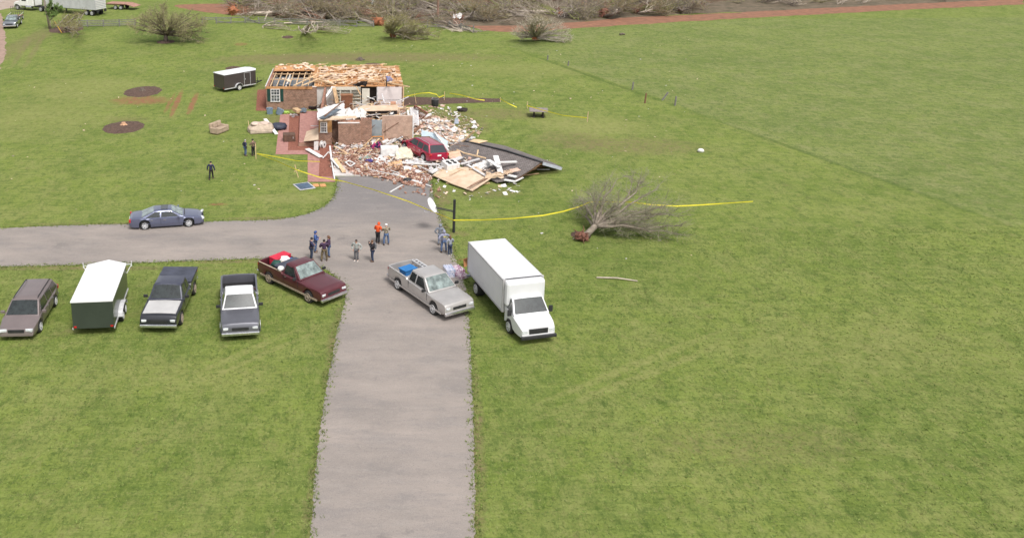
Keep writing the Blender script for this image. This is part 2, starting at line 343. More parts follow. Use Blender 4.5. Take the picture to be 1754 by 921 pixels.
sheet('soil_strip', pp([(688, 167), (700, 166), (735, 167), (800, 168), (855, 169), (858, 175), (800, 177), (745, 179), (690, 182)]), .010, mulch, .4, .08, 12)
# brick walks, beds, garage slab
paver = brick_mat('brick_paving', (.470, .235, .200), (.360, .165, .140), (.250, .170, .150), 'XY', .22, .11, .012, .22)
sheet('flower_bed', pp([(494, 196), (514, 194), (512, 250), (547, 250), (547, 258), (492, 258)]), .018, bed, .4, .03, 13)
sheet('flower_bed', pp([(545, 248), (572, 246), (571, 304), (546, 303)]), .018, bed, .4, .03, 14)
sheet('flower_bed', pp([(441, 154), (457, 153), (457, 190), (438, 190)]), .018, bed, .4, .05, 15)
sheet('brick_walk', pp([(480, 196), (496, 196), (493, 258), (548, 258), (546, 303), (574, 303), (574, 312), (527, 312), (527, 265), (472, 265)]), .024, paver)
conc = mat('garage_slab', (.600, .570, .550), .85, col2=(.420, .385, .360), scale=1.3, detail=9, bump=.2)
mb = MB(); a, b_ = P(570, 302), P(738, 301)
mb.bb(a.x, b_.x, a.y, 77.0, 0, .10); tag(mb.build('garage_slab', conc), kind='structure')
# ------------------------------------------------------------------ vehicles
HS = .82
def paint(name, col, rough=.32, metal=.0, coat=.6, var=.10): return mat(name, col, rough, var, 1.2, 0, metal, coat=coat, detail=6)
glass = mat('car_glass', (.022, .028, .028), .10, .5, 3, spec=.5, coat=.4)
glass_sky = mat('sky_pale_glass', (.20, .245, .235), .10, .6, 2.2, spec=.6, coat=.6)  # sky reflected in the windscreens is put into this pale base colour
glass_black = mat('tinted_glass', (.016, .018, .022), .08, .3, 3, spec=.8, coat=.8)
tyre_m = mat('tyre_rubber', (.030, .029, .029), .9, .3, 6)
rim_m = mat('alloy_rim', (.60, .60, .61), .4, .15, 5, metal=.15)
rim_dirty = mat('muddy_rim', (.36, .29, .23), .7, .3, 5)
dark_m = mat('black_plastic', (.028, .028, .030), .6, .3, 5)
chrome = mat('chrome', (.72, .72, .74), .18, .1, 5, metal=.9)
headl = mat('headlamp_lens', (.62, .64, .66), .12, .2, 6, coat=1)
redl = mat('tail_lamp_lens', (.50, .012, .016), .15, .2, 6, coat=1)
plate_m = mat('number_plate', (.78, .78, .76), .5, .1, 8)
amber = mat('amber_lens', (.75, .28, .03), .2, .2, 6, coat=1)

def wheel(root, x, y, r=.34, w=.22, rim=None, spokes=5):
    """tyre with a rim as its sub-part; a round wheel standing on the ground"""
    s = 1 if y > 0 else -1
    t = MB().lathe([(r * .62, -w / 2), (r * .93, -w / 2), (r, -w * .3), (r, w * .3), (r * .93, w / 2), (r * .62, w / 2)], n=22, axis='Y').build('wheel', tyre_m, root, smooth='auto', loc=(x, y, r))
    mb = MB(); f = s * w * .53
    mb.lathe([(r * .63, f - s * .10), (r * .66, f + s * .02), (r * .58, f + s * .02), (r * .55, f - s * .05), (.02, f - s * .06)], n=20, axis='Y')
    for k in range(spokes):
        a = 2 * PI * k / spokes + .3
        mb.beam((0, f - s * .01, 0), (math.cos(a) * r * .58, f, math.sin(a) * r * .58), r * .20, .03, up=(0, 1, 0))
    mb.lathe([(r * .16, f - s * .02), (r * .14, f + s * .03), (.01, f + s * .035)], n=10, axis='Y')
    mb.build('rim', rim or rim_m, t, smooth='auto')
    return t

def interp(tab, x):
    if x <= tab[0][0]: return tab[0][1]
    for (a, b), (c, d) in zip(tab, tab[1:]):
        if x <= c: return b + (d - b) * (x - a) / (c - a)
    return tab[-1][1]

def body_loft(L, W, top, zb, wheels, plan_end=.10, x0=None, x1=None, bed=None):
    x0 = -L / 2 if x0 is None else x0; x1 = L / 2 if x1 is None else x1
    xs = set(); n = int((x1 - x0) / .09)
    for i in range(n + 1): xs.add(round(x0 + (x1 - x0) * i / n, 4))
    for xw, r in wheels:
        ra = r + .07
        for e in (-ra, -ra + .004, ra - .004, ra):
            if x0 < xw + e < x1: xs.add(round(xw + e, 4))
    for t in top:
        if x0 < t[0] < x1: xs.add(round(t[0], 4))
    if bed:
        for e in bed[:2]:
            for q in (e - .003, e + .003): xs.add(round(q, 4))
    rings = []
    for x in sorted(xs):
        t = abs(x) / (L / 2); w = W / 2 * (1 - plan_end * t ** 5)
        zt = interp(top, x); lift = .12 * max(0, (t - .9) / .1) ; z0 = zb + lift
        for xw, r in wheels:
            ra = r + .07
            if abs(x - xw) < ra: z0 = max(z0, r + math.sqrt(max(0, ra * ra - (x - xw) ** 2)))
        z0 = min(z0, zt - .12); h = zt - z0
        inbed = bed and bed[0] < x < bed[1]
        wi = w - .09; zi = bed[2] if inbed else zt + .02
        def side(s):
            if inbed: top_ = [(x, s * w * .97, zt), (x, s * wi, zt), (x, s * wi, zi + .01), (x, s * wi * .5, zi)]
            else: top_ = [(x, s * w * .975, zt - .035), (x, s * w * .90, zt), (x, s * w * .6, zt + .02), (x, s * w * .3, zt + .028)]
            return [(x, s * w * .93, z0), (x, s * w * .99, z0 + h * .25), (x, s * w, z0 + h * .62)] + top_
        l = side(-1); r_ = side(1)
        rings.append(l + [(x, 0, zi + (0 if inbed else .012))] + r_[::-1])
    return MB().loft(rings)

def cabin_loft(xa, xb, xc, xd, belt, roof, wb, wt, crown=.03):
    rings = []
    xs = [xa + (xb - xa) * i / 6 for i in range(7)] + [xb + (xc - xb) * i / 5 for i in range(1, 6)] + [xc + (xd - xc) * i / 6 for i in range(1, 7)]
    for x in xs:
        if (x - xb) * (xa - xb) > 0: z = belt + (roof - belt) * (x - xa) / (xb - xa)
        elif (x - xc) * (xd - xc) > 0: z = belt + (roof - belt) * (x - xd) / (xc - xd)
        else: z = roof
        t = (z - belt) / (roof - belt); w = wb + (wt - wb) * t; z = max(z, belt + .004)
        mid = 1 - ((x - (xb + xc) / 2) / ((xb - xc) / 2 + 1e-6)) ** 2
        cz = crown * t * max(.3, .6 + .4 * mid)
        rings.append([(x, -wb, belt), (x, -w, z - .015), (x, -w * .93, z + cz * .45), (x, -w * .5, z + cz * .9), (x, 0, z + cz), (x, w * .5, z + cz * .9), (x, w * .93, z + cz * .45), (x, w, z - .015), (x, wb, belt)])
    return MB().loft(rings)

def windows(root, xa, xb, xc, xd, belt, roof, wb, wt, sides, m_front, m_side, m_rear, crown=.03, sides_only=None):
    """panes stand a few mm proud of the cabin shell"""
    def pt(x, u, zf, out=.012):
        pass
    def face(x_lo, x_hi, name, m, sgn):
        z0 = belt + .06; z1 = roof - .035
        def q(f, u): 
            x = x_lo + (x_hi - x_lo) * f; z = belt + (roof - belt) * f; w = wb + (wt - wb) * f
            return Vector((x + sgn * .012, u * (w - .07), z + .012 + crown * f * .5 * (1 - u * u)))
        mb = MB(); n = 6; g = [[q(f, -1 + 2 * k / n) for k in range(n + 1)] for f in (.08, .5, .95)]
        vs_ = [p for r in g for p in r]; fs = [(i * (n + 1) + k, i * (n + 1) + k + 1, (i + 1) * (n + 1) + k + 1, (i + 1) * (n + 1) + k) for i in range(2) for k in range(n)]
        mb.add(vs_, fs); mb.build(name, m, root, smooth=True)
    if m_front: face(xa, xb, 'windscreen', m_front, 1)
    if m_rear: face(xd, xc, 'rear_window', m_rear, -1)
    for s in (-1, 1):
        for (b0, b1, t0, t1) in sides:
            f0, f1 = .08, .86; pts = []
            for x, f in ((b0, f0), (b1, f0), (t1, f1), (t0, f1)):
                w = wb + (wt - wb) * f + .008
                pts.append(Vector((x, s * w, belt + (roof - belt) * f)))
            mb = MB(); mb.slab(pts, .008, nrm=(0, s, .15)); mb.build('side_window', m_side, root)

def finish_car(root, L, W, zf, zr, m_body, belt, hx, wide=.26, mirror_x=None, plate_front=False, seams=(), handles=(), grille=True, plate_rear=True, hl=None):
    for s in (-1, 1):
        MB().box((L / 2 - .07, s * (W / 2 - .30), zf), (.16, wide + .1, .13 * 1.0), (0, 0, -s * .25)).build('headlight', hl or headl, root, bevel=.02)
        MB().box((-L / 2 + .05, s * (W / 2 - .16), zr), (.12, .20, .20), (0, 0, s * .2)).build('tail_light', redl, root, bevel=.015)
        if mirror_x is not None:
            mb = MB(); mb.box((mirror_x, s * (W / 2 + .10), belt + .09), (.10, .22, .15)); mb.box((mirror_x, s * (W / 2 - .01), belt + .04), (.06, .08, .05)); mb.build('wing_mirror', m_body, root, bevel=.02)
        for hx_ in handles: MB().box((hx_, s * (W / 2 + .005), belt - .10), (.16, .03, .035)).build('door_handle', chrome, root)
        for sx in seams: MB().box((sx, s * (W / 2 - .004), belt - .22), (.014, .022, .42)).build('door_seam', dark_m, root)
    if grille: MB().box((L / 2 - .015, 0, zf - .03), (.06, W * .42, .15)).build('grille', dark_m, root)
    if plate_rear: MB().box((-L / 2 - .005, 0, zr - .05), (.02, .34, .13)).build('number_plate', plate_m, root)
    if plate_front: MB().box((L / 2 + .02, 0, zf - .22), (.02, .34, .13)).build('number_plate', plate_m, root)

def sedan(label, loc, rz):
    root = thing('parked_car', label, 'car', loc, rz)
    L, W = 4.82, 1.82; m = paint('slate_blue_paint', (.150, .165, .250), .28, .55, 1)
    belt, roof = .93 * HS, 1.43 * HS
    top = [(-2.41, .62 * HS), (-2.36, .86 * HS), (-2.2, .96 * HS), (-1.75, 1.0 * HS), (-1.0, belt + .01), (1.0, belt), (1.45, .90 * HS), (2.05, .80 * HS), (2.30, .68 * HS), (2.41, .45 * HS)]
    r = .30; wh = [(-1.42, r), (1.43, r)]
    body_loft(L, W, top, .17, wh, .16).build('body', m, root, smooth='auto')
    cabin_loft(1.12, .30, -.75, -1.72, belt, roof, .80, .60, .04).build('cabin', m, root, smooth='auto')
    windows(root, 1.12, .30, -.75, -1.72, belt, roof, .80, .60, [(-1.35, -.42, -.75, -.40), (-.34, .85, -.32, .30)], glass_sky, glass, glass_sky, .04)
    mb = MB(); mb.bb(-.35, .12, -.38, .38, roof + .033, roof + .05); mb.build('sunroof', glass_black, root)
    for xw, _ in wh:
        for s in (-1, 1): wheel(root, xw, s * (W / 2 - .12), r, .22, rim_m, 7)
    finish_car(root, L, W, .66 * HS, .80 * HS, m, belt, 0, mirror_x=.78, seams=(-1.15, -.38, .80), handles=(-.95, -.12))
    for s in (-1, 1): MB().box((0, s * (W / 2 + .002), .42), (3.0, .02, .03)).build('side_moulding', m, root)
    MB().box((L / 2 - .02, 0, .25), (.08, 1.3, .10)).build('bumper_grille', dark_m, root)
    MB().beam((1.18, -.55, belt + .03), (1.18, .6, belt + .03), .05, .02).build('wiper_cowl', dark_m, root)
    return root

HP = .90
def pickup(label, loc, rz, m, L=5.8, W=2.0, cab=(1.25, .55, -.25, -.45), doors=1, bed=(-2.75, -.55), m_trim=None, m_roof=None, m_hood=None, ws=None, rim=None, r=.36, tonneau=None, sideglass=None, liner=None, wheels=(-1.75, 1.85), name='pickup_truck', group=None):
    root = thing(name, label, 'pickup truck', loc, rz, group)
    belt, roof = 1.16 * HP, 1.80 * HP
    zh = 1.12 * HP
    h = L / 2
    top = [(-h, .9 * HP), (-h + .02, 1.22 * HP), (cab[3] - .04, 1.22 * HP), (cab[3], belt), (cab[0] + .15, zh), (h - .35, 1.09 * HP), (h - .10, 1.04 * HP), (h - .02, .92 * HP), (h, .60 * HP)]
    wh = [(wheels[0], r), (wheels[1], r)]
    bz = .72 * HP
    body_loft(L, W, top, .34, wh, .06, bed=(bed[0], bed[1], bz)).build('body', m, root, smooth='auto')
    mb = MB(); mb.bb(bed[0] + .01, bed[1] - .01, -W / 2 + .12, W / 2 - .12, bz + .002, bz + .014)
    for k in range(9): mb.bb(bed[0] + .05, bed[1] - .05, -W / 2 + .2 + k * .19, -W / 2 + .24 + k * .19, bz + .012, bz + .03)
    mb.build('bed_liner', liner or mat('bed_floor', (.30, .29, .28), .7, .3, 4), root)
    for s in (-1, 1): MB().bb(bed[0], bed[1], s * (W / 2 - .055) - .045, s * (W / 2 - .055) + .045, 1.22 * HP + .001, 1.22 * HP + .02).build('bed_rail', m_trim or dark_m, root)
    MB().bb(-h + .01, -h + .10, -W / 2 + .12, W / 2 - .12, .62, 1.22 * HP + .012).build('tailgate', m, root, bevel=.01)
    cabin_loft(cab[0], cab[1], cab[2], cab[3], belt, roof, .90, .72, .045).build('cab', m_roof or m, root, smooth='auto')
    if doors == 1: sd = [(cab[2] - .02, cab[0] - .35, cab[2] + .02, cab[1] - .02)]
    else:
        mid = (cab[2] + cab[1]) / 2 - .02
        sd = [(cab[2] - .05, mid - .06, cab[2] + .02, mid - .06), (mid + .05, cab[0] - .38, mid + .05, cab[1] - .03)]
    windows(root, *cab, belt, roof, .90, .72, sd, ws or glass_sky, sideglass or glass, glass_black, .045)
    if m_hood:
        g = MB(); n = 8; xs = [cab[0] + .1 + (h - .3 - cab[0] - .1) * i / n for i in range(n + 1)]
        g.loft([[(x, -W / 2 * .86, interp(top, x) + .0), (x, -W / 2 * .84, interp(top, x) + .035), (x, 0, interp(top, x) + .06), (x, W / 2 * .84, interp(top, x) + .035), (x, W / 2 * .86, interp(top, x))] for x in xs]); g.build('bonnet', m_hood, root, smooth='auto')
    for xw, _ in wh:
        for s in (-1, 1): wheel(root, xw, s * (W / 2 - .13), r, .26, rim or rim_m, 6)
    finish_car(root, L, W, .80 * HP, 1.0 * HP, dark_m, belt, 0, mirror_x=cab[0] - .25, seams=(cab[0] - .1, cab[2] - .02), handles=(cab[2] + .15,), grille=True)
    MB().bb(h - .06, h + .08, -W / 2 + .05, W / 2 - .05, .36, .52).build('front_bumper', chrome, root, bevel=.03)
    MB().bb(-h - .12, -h + .04, -W / 2 + .05, W / 2 - .05, .38, .54).build('rear_bumper', chrome, root, bevel=.03)
    if m_trim:
        for s in (-1, 1): MB().bb(-h + .3, h - .3, s * W / 2 - .012, s * W / 2 + .012, .36, .47).build('rocker_trim', m_trim, root)
    if tonneau:
        mb = MB(); x0, x1 = bed
        for k in range(3): mb.bb(x0 - .08 + (x1 - x0 + .08) * k / 3 + .01, x0 - .08 + (x1 - x0 + .08) * (k + 1) / 3 - .01, -W / 2 + .03, W / 2 - .03, 1.22 * HP + .022, 1.22 * HP + .065)
        mb.build('tonneau_cover', tonneau, root, bevel=.012)
    return root

def suv(label, loc, rz, m, L=4.9, W=1.9, H_=1.72, cab=(1.35, .55, -1.95, -2.35), glassm=None, rails=True, name='parked_car', tilt=None, backglass=None, wheels=(-1.5, 1.45), seams=True, r=.32, mbm=None):
    root = thing(name, label, 'car', loc, rz, rot=tilt)
    belt, roof = 1.05 * HS, H_ * HS; h = L / 2
    top = [(-h, .75 * HS), (-h + .05, 1.0 * HS), (-h + .25, belt), (cab[0], belt), (h - .5, .90 * HS), (h - .1, .80 * HS), (h, .5 * HS)]
    wh = [(w, r) for w in wheels]
    body_loft(L, W, top, .22, wh, .12).build('body', m, root, smooth='auto')
    cabin_loft(*cab, belt, roof, .88, .70, .045).build('cabin', m, root, smooth='auto')
    a, b, c, d = cab; q = (b - c) / 3
    windows(root, a, b, c, d, belt, roof, .88, .70, [(d + .22, c + q - .12, c + .06, c + q - .12), (c + q - .02, c + 2 * q - .05, c + q - .02, c + 2 * q - .05), (c + 2 * q + .05, a - .42, c + 2 * q + .05, b - .03)], glass, glassm or glass, backglass or glass_black, .045)
    if rails:
        for s in (-1, 1): MB().path([(b - .1, s * .62, roof + .02), (b - .25, s * .62, roof + .09), (c + .2, s * .62, roof + .09), (c + .05, s * .62, roof + .02)], .022, 6).build('roof_rail', chrome if rails == 'c' else dark_m, root)
    for xw, _ in wh:
        for s in (-1, 1): wheel(root, xw, s * (W / 2 - .12), r, .23, rim_m, 5)
    finish_car(root, L, W, .72 * HS, .95 * HS, m, belt, 0, mirror_x=a - .35, seams=(c + q - .07, c + 2 * q, a - .25), handles=(c + q + .15, c + 2 * q + .2))
    MB().bb(-h - .05, -h + .08, -W / 2 + .1, W / 2 - .1, .28, .42).build('rear_bumper', mbm or m, root, bevel=.03)
    return root

sedan('slate blue saloon car with sunroof parked on the left edge of the drive', ((-14.23 - 11.53) / 2 - .20, 58.17 + .55, .0), R(11))

maroon = paint('maroon_paint', (.105, .026, .034), .38, .2, .5)
tan_trim = mat('muddy_trim', (.34, .27, .20), .7, .3, 4)
mar = pickup('maroon single cab pickup with its bed full of goods, half on the grass verge', (-3.45, 48.65, 0), R(-46), maroon, L=5.55, W=1.98, cab=(.98, .30, -.36, -.54), bed=(-2.65, -.64), rim=rim_dirty, m_trim=tan_trim, wheels=(-1.72, 1.72))
silver = paint('pewter_paint', (.50, .475, .46), .36, .45, .5)
sil = pickup('silver extended cab pickup with a blue tub in its bed on the drive', (3.72, 47.35, 0), R(-60), silver, L=5.75, W=1.98, cab=(1.30, .55, -.60, -.82), doors=2, bed=(-2.75, -.92), m_trim=silver, wheels=(-1.75, 1.80))
blackp = paint('black_paint', (.020, .021, .028), .3, .2, .8)
tarp = mat('tonneau_vinyl', (.055, .060, .085), .42, .35, 1.5, bump=.15)
pickup('dark pickup with black cover over its bed and pale bonnet beside the white trailer', (-10.35, 46.1, 0), R(-91), blackp, L=5.8, W=2.0, cab=(1.10, .45, -.60, -.80), doors=2, bed=(-2.85, -.90), m_hood=paint('sky_sheen_bonnet', (.52, .51, .50), .35, .1, .4), m_roof=paint('navy_black', (.045, .048, .075), .3, .2, .8), tonneau=tarp, ws=glass, rim=rim_dirty)  # sky reflection on the dark bonnet put into a pale colour
pickup('grey pickup with open black lined bed holding bottles and boxes, white cab roof', (-6.50, 45.25, 0), R(-82), paint('grey_paint', (.13, .13, .15), .35, .4, .6), L=5.8, W=2.0, cab=(1.35, .75, -.22, -.42), doors=1, bed=(-2.75, -.52), liner=mat('black_liner', (.015, .014, .016), .8, .3, 4), ws=glass, m_roof=paint('near_white_cab', (.66, .66, .67), .4, .0, .4), m_trim=paint('grey_paint', (.13, .13, .15)))  # whole cab shell coloured near white over the grey body
suv('taupe people carrier with dark side glass parked beside the white trailer', (-17.5, 44.8, 0), R(-87), paint('taupe_paint', (.215, .175, .170), .4, .35, .5), L=4.9, W=1.9, rails=True, glassm=glass_black)
pickup('white pickup at the left end of the parked row', (-21.1, 44.45, 0), R(-89), paint('white_paint', (.80, .80, .78), .35, 0, .5), L=5.6, W=1.95, bed=(-2.65, -.9), liner=MATS['black_liner'])

# red people carrier thrown onto the rubble
redp = paint('crimson_paint', (.36, .010, .045), .25, .25, 1)
red = suv('crimson people carrier lying tilted on the rubble, front end crushed', (5.0, 73.3, .38), R(118), redp, L=4.7, W=1.95, H_=1.75, cab=(1.35, .45, -1.75, -2.25), rails='c', name='wrecked_car', tilt=(R(5), R(-3), R(118)), glassm=glass, mbm=mat('wreck_trim', (.22, .08, .09), .6, .3, 4), wheels=(-1.45, 1.5))
rn = random.Random(5); mb = MB()
for k in range(26):
    a = Vector((rn.uniform(1.9, 2.75), rn.uniform(-.95, .95), rn.uniform(.25, .75))); b = a + Vector((rn.uniform(-.35, .45), rn.uniform(-.35, .35), rn.uniform(-.25, .2)))
    mb.beam(a, b, rn.uniform(.04, .18), rn.uniform(.02, .06), up=(rn.random(), rn.random(), 1))
mb.build('crushed_front', dark_m, red)

# box truck
def box_truck():
    ctr = P(805.7, 416, 2.6); 
    root = thing('box_truck', 'white box truck with rounded roof edges parked beside the drive', 'truck', (7.72, 46.65, 0), R(-76.5))
    wm = paint('white_box', (.66, .66, .67), .45, 0, .2, .04); gr = mat('grey_capping', (.42, .41, .41), .5, .15, 6)
    W2, x0, x1, z0, z1 = 1.09, -2.75, 2.55, .85, 2.68
    mb = MB(); mb.bb(x0, x1, -W2, W2, z0, z1); mb.build('cargo_box', wm, root, bevel=.07)
    mb = MB(); mb.bb(x1 - .02, x1 + .40, -W2 * .98, W2 * .98, 1.30, z1 - .03); mb.build('cab_over_cap', wm, root, bevel=.14)
    for s in (-1, 1):
        MB().bb(x0 + .05, x1, s * (W2 + .008) - .02, s * (W2 + .008) + .02, z1 - .10, z1 - .03).build('roof_rail', gr, root)
        MB().bb(x0 + .05, x1, s * (W2 + .008) - .02, s * (W2 + .008) + .02, z0, z0 + .09).build('lower_rail', gr, root)
        MB().bb(x1 - .10, x1 + .03, s * (W2 - .03) - .07, s * (W2 - .03) + .07, z0, z1 + .012).build('corner_post', gr, root, bevel=.04)
        MB().bb(x0 - .02, x0 + .07, s * (W2 - .01) - .04, s * (W2 - .01) + .04, z0, z1 - .02).build('corner_post', gr, root, bevel=.02)
    MB().bb(x1 - .06, x1 + .02, -W2 + .1, W2 - .1, z1 + .0, z1 + .012).build('roof_seam', dark_m, root)
    mb = MB(); mb.bb(x0 + .05, x1 + 1.7, -.42, -.30, .55, .72); mb.bb(x0 + .05, x1 + 1.7, .30, .42, .55, .72)
    for k in range(7): mb.bb(x0 + .3 + k * .75, x0 + .4 + k * .75, -W2 + .05, W2 - .05, .72, .84)
    mb.build('chassis', dark_m, root)
    MB().bb(x0 - .30, x0 - .12, -W2 + .05, W2 - .05, .42, .52).build('rear_bumper', mat('steel', (.35, .37, .42), .5, .3, 5, metal=.5), root)
    for s in (-1, 1): wheel(root, -1.35, s * .88, .40, .42, rim_m, 6); wheel(root, 3.25, s * .90, .38, .24, rim_m, 6)
    for s in (-1, 1): MB().bb(x0 - .05, x0 + .0, s * .85 - .08, s * .85 + .08, .62, .78).build('tail_light', redl, root)
    top = [(2.62, 1.25), (3.6, 1.22), (4.3, 1.05), (4.62, .9), (4.70, .5)]
    c = MB(); rings = []
    for x in [2.6, 2.8, 3.0, 3.4, 3.7, 4.0, 4.3, 4.5, 4.62, 4.70]:
        z = interp(top, x); w = .98 * (1 - .12 * max(0, (x - 3.8) / .9) ** 2)
        zl = .42 if abs(x - 3.25) > .46 else .38 + math.sqrt(.46 ** 2 - (x - 3.25) ** 2)
        zl = min(zl, z - .1)
        rings.append([(x, -w, zl), (x, -w, z - .08), (x, -w * .9, z), (x, 0, z + .03), (x, w * .9, z), (x, w, z - .08), (x, w, zl)])
    c.loft(rings); c.build('cab_body', wm, root, smooth='auto')
    cabin_loft(3.75, 3.15, 2.72, 2.62, 1.2, 1.86, .96, .82, .03).build('cab_roof', wm, root, smooth='auto')
    windows(root, 3.75, 3.15, 2.72, 2.62, 1.2, 1.86, .96, .82, [(2.75, 3.5, 2.78, 3.12)], glass, glass, None, .03)
    for s in (-1, 1):
        MB().box((4.62, s * .72, .72), (.12, .28, .18)).build('headlight', headl, root, bevel=.02)
        MB().box((3.55, s * 1.12, 1.30), (.08, .22, .34)).build('wing_mirror', dark_m, root, bevel=.02)
    MB().bb(4.66, 4.80, -.95, .95, .35, .52).build('front_bumper', dark_m, root, bevel=.03)
    MB().bb(4.64, 4.70, -.5, .5, .60, .85).build('grille', dark_m, root)
box_truck()

def enclosed_trailer(name, label, loc, rz, L, W, z0, z1, m_side, m_roof, m_trim, nose, r=.27, door=None, vent=False, arms=False, axles=(-.25,), rimm=None, tongue=1.2):
    root = thing(name, label, 'trailer', loc, rz)
    h, w = L / 2, W / 2
    poly = [(-h, -w), (h, -w), (h + nose, 0 if nose > .4 else -w * .55)] + ([] if nose > .4 else [(h + nose, w * .55)]) + [(h, w), (-h, w)]
    MB().prism(poly, z0, z1).build('body', m_side, root, bevel=.025)
    big = [(x * 1.004 + (.02 if x > 0 else -.02), y * 1.02) for x, y in poly]
    mb = MB(); n = len(big); ccx = 0
    vs_ = [(x, y, z1 - .03) for x, y in big] + [(x, y, z1 + .035) for x, y in big] + [(x * .97, y * .80, z1 + .07) for x, y in big]
    fs = [(i, (i + 1) % n, n + (i + 1) % n, n + i) for i in range(n)] + [(n + i, n + (i + 1) % n, 2 * n + (i + 1) % n, 2 * n + i) for i in range(n)] + [tuple(range(2 * n, 3 * n))]
    mb.add(vs_, fs); rf = mb.build('roof', m_roof, root)
    for k in range(int(L / .62)): MB().bb(-h + .6 + k * .62, -h + .625 + k * .62, -w * .8, w * .8, z1 + .070, z1 + .078).build('seam', mat('seam_grey', (.50, .50, .52), .6, .1, 4), rf) if k < 8 else None
    if vent: MB().bb(h - 1.35, h - .95, -.18, .22, z1 + .07, z1 + .14).build('roof_vent', m_roof, root, bevel=.02)
    for s in (-1, 1):
        MB().bb(-h, h, s * w - .02 + .008 * s, s * w + .02 + .008 * s, z0 - .03, z0 + .06).build('lower_trim', m_trim, root)
        ax = sum(axles) / len(axles); span = (max(axles) - min(axles)) / 2 + r + .14
        mb = MB(); pts = [(ax - span, s * (w + .12), z0 + .02)] + [(ax + span * math.cos(a), s * (w + .12), z0 + .05 + (r + .08) * math.sin(a)) for a in [PI - i * PI / 8 for i in range(9)]] + [(ax + span, s * (w + .12), z0 + .02)]
        for a, b in zip(pts, pts[1:]): mb.beam(a, b, .24, .02)
        mb.build('mudguard', m_trim, root)
        for a in axles: wheel(root, a, s * (w + .10), r, .19, rimm or rim_m, 6)
        MB().box((-h - .01, s * (w - .12), z0 + .12), (.03, .14, .08)).build('tail_light', redl, root)
    if door:
        x0, x1, s = door; zt = z0 + .08; zu = z1 - .12; d = MB()
        for a, b in (((x0, zt), (x0, zu)), ((x0, zu), (x1, zu)), ((x1, zu), (x1, zt)), ((x1, zt), (x0, zt))):
            d.beam((a[0], s * (w + .012), a[1]), (b[0], s * (w + .012), b[1]), .035, .02, up=(0, 1, 0))
        dd = d.build('side_door_frame', m_trim, root); MB().box((x0 + .12, s * (w + .03), (zt + zu) / 2), (.04, .03, .16)).build('handle', m_trim, dd)
    mb = MB()
    for s in (-1, 1): mb.beam((h - .1, s * w * .7, z0 - .03), (h + nose + tongue, 0, z0 - .03), .08, .08)
    mb.tube((h + nose + tongue * .55, 0, .1), (h + nose + tongue * .55, 0, z0 + .45), .03); mb.box((h + nose + tongue, 0, z0), (.22, .1, .1))
    mb.build('tongue', dark_m, root)
    if arms:
        for s in (-1, 1):
            mb = MB(); mb.beam((h + .02, s * (w - .05), z1 - .05), (h + .12, s * (w + .28), z1 - .05), .03, .03); mb.beam((h + .12, s * (w + .28), z1 - .2), (h + .12, s * (w + .28), z1 + .12), .03, .03); mb.beam((h + .1, s * (w + .26), z1 - .1), (h - .1, s * (w + .02), z1 - .5), .03, .03)
            mb.build('awning_bracket', m_roof, root)
    return root
charcoal = paint('charcoal_panel', (.070, .058, .056), .45, .1, .3)
enclosed_trailer('cargo_trailer', 'charcoal enclosed cargo trailer with white roof standing on the lawn beside the house', (-13.82, 99.45, 0), R(43), 4.15, 1.98, .36, 1.92, charcoal, paint('white_trailer_roof', (.74, .75, .78), .45, 0, .2, .06), rim_m, .35, r=.33, door=(.55, 1.35, -1), rimm=mat('white_rim', (.75, .75, .73), .5, .1, 5), tongue=1.1)
enclosed_trailer('enclosed_trailer', 'white roofed enclosed trailer with pointed nose, roof vent and dark sides', (-13.84, 45.25, 0), R(95.2), 4.6, 2.06, .42, 1.92, paint('dark_green_panel', (.055, .068, .058), .35, .3, .4), paint('white_trailer_top', (.70, .70, .71), .5, 0, .2, .04), rim_m, .60, vent=True, arms=True, axles=(-.7, .1), r=.30)
# this trailer's walls are coloured dark grey green all round, under a white roof
# ------------------------------------------------------------------ the wrecked house
brick_x = brick_mat('wall_brick', (.345, .172, .112), (.195, .088, .060), (.370, .285, .225), 'XZ', .22, .075, .013, .42)
brick_y = brick_mat('side_brick', (.330, .165, .110), (.230, .105, .075), (.330, .240, .190), 'YZ', .20, .068, .010, .30)
ply = mat('roof_sheathing', (.560, .300, .130), .85, .3, 1.2, col2=(.360, .170, .075), bump=.3)
wood = mat('pale_lumber', (.680, .480, .290), .8, .3, 2.5, bump=.2)
wood2 = mat('raw_lumber', (.560, .380, .220), .85, .3, 2.5)
woodd = mat('brown_lumber', (.200, .105, .062), .8, .3, 2.5, bump=.2)
board = mat('particle_board', (.640, .500, .370), .85, .3, 1.5, col2=(.500, .360, .250), bump=.15)
whitep = mat('white_trim', (.690, .675, .660), .6, .15, 3)
greyw = mat('weathered_white', (.560, .540, .540), .7, .25, 3)
drywall = mat('drywall', (.660, .630, .600), .9, .12, 2.2, detail=9)
cream = mat('cream_wall', (.620, .590, .500), .85, .10, 1.5)
insul = mat('insulation', (.760, .620, .480), 1, .25, 5, col2=(.560, .400, .290), bump=.8)
tarw = mat('white_membrane', (.650, .630, .615), .8, .22, 1.6, bump=.4)
shingle = brick_mat('roof_shingles', (.205, .178, .168), (.155, .134, .128), (.105, .092, .090), 'XY', .32, .20, .02, .35)
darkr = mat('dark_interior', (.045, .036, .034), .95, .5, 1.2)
slate = mat('blue_grey_cloth', (.120, .145, .170), .9, .4, 1.4, bump=.4)
greeny = mat('green_shutter', (.016, .062, .050), .6, .2, 6)
pane = mat('window_pane', (.10, .11, .12), .08, .5, 3, spec=.8, coat=.6)
skyb = mat('pale_blue_sheet', (.560, .680, .760), .5, .15, 1.3)

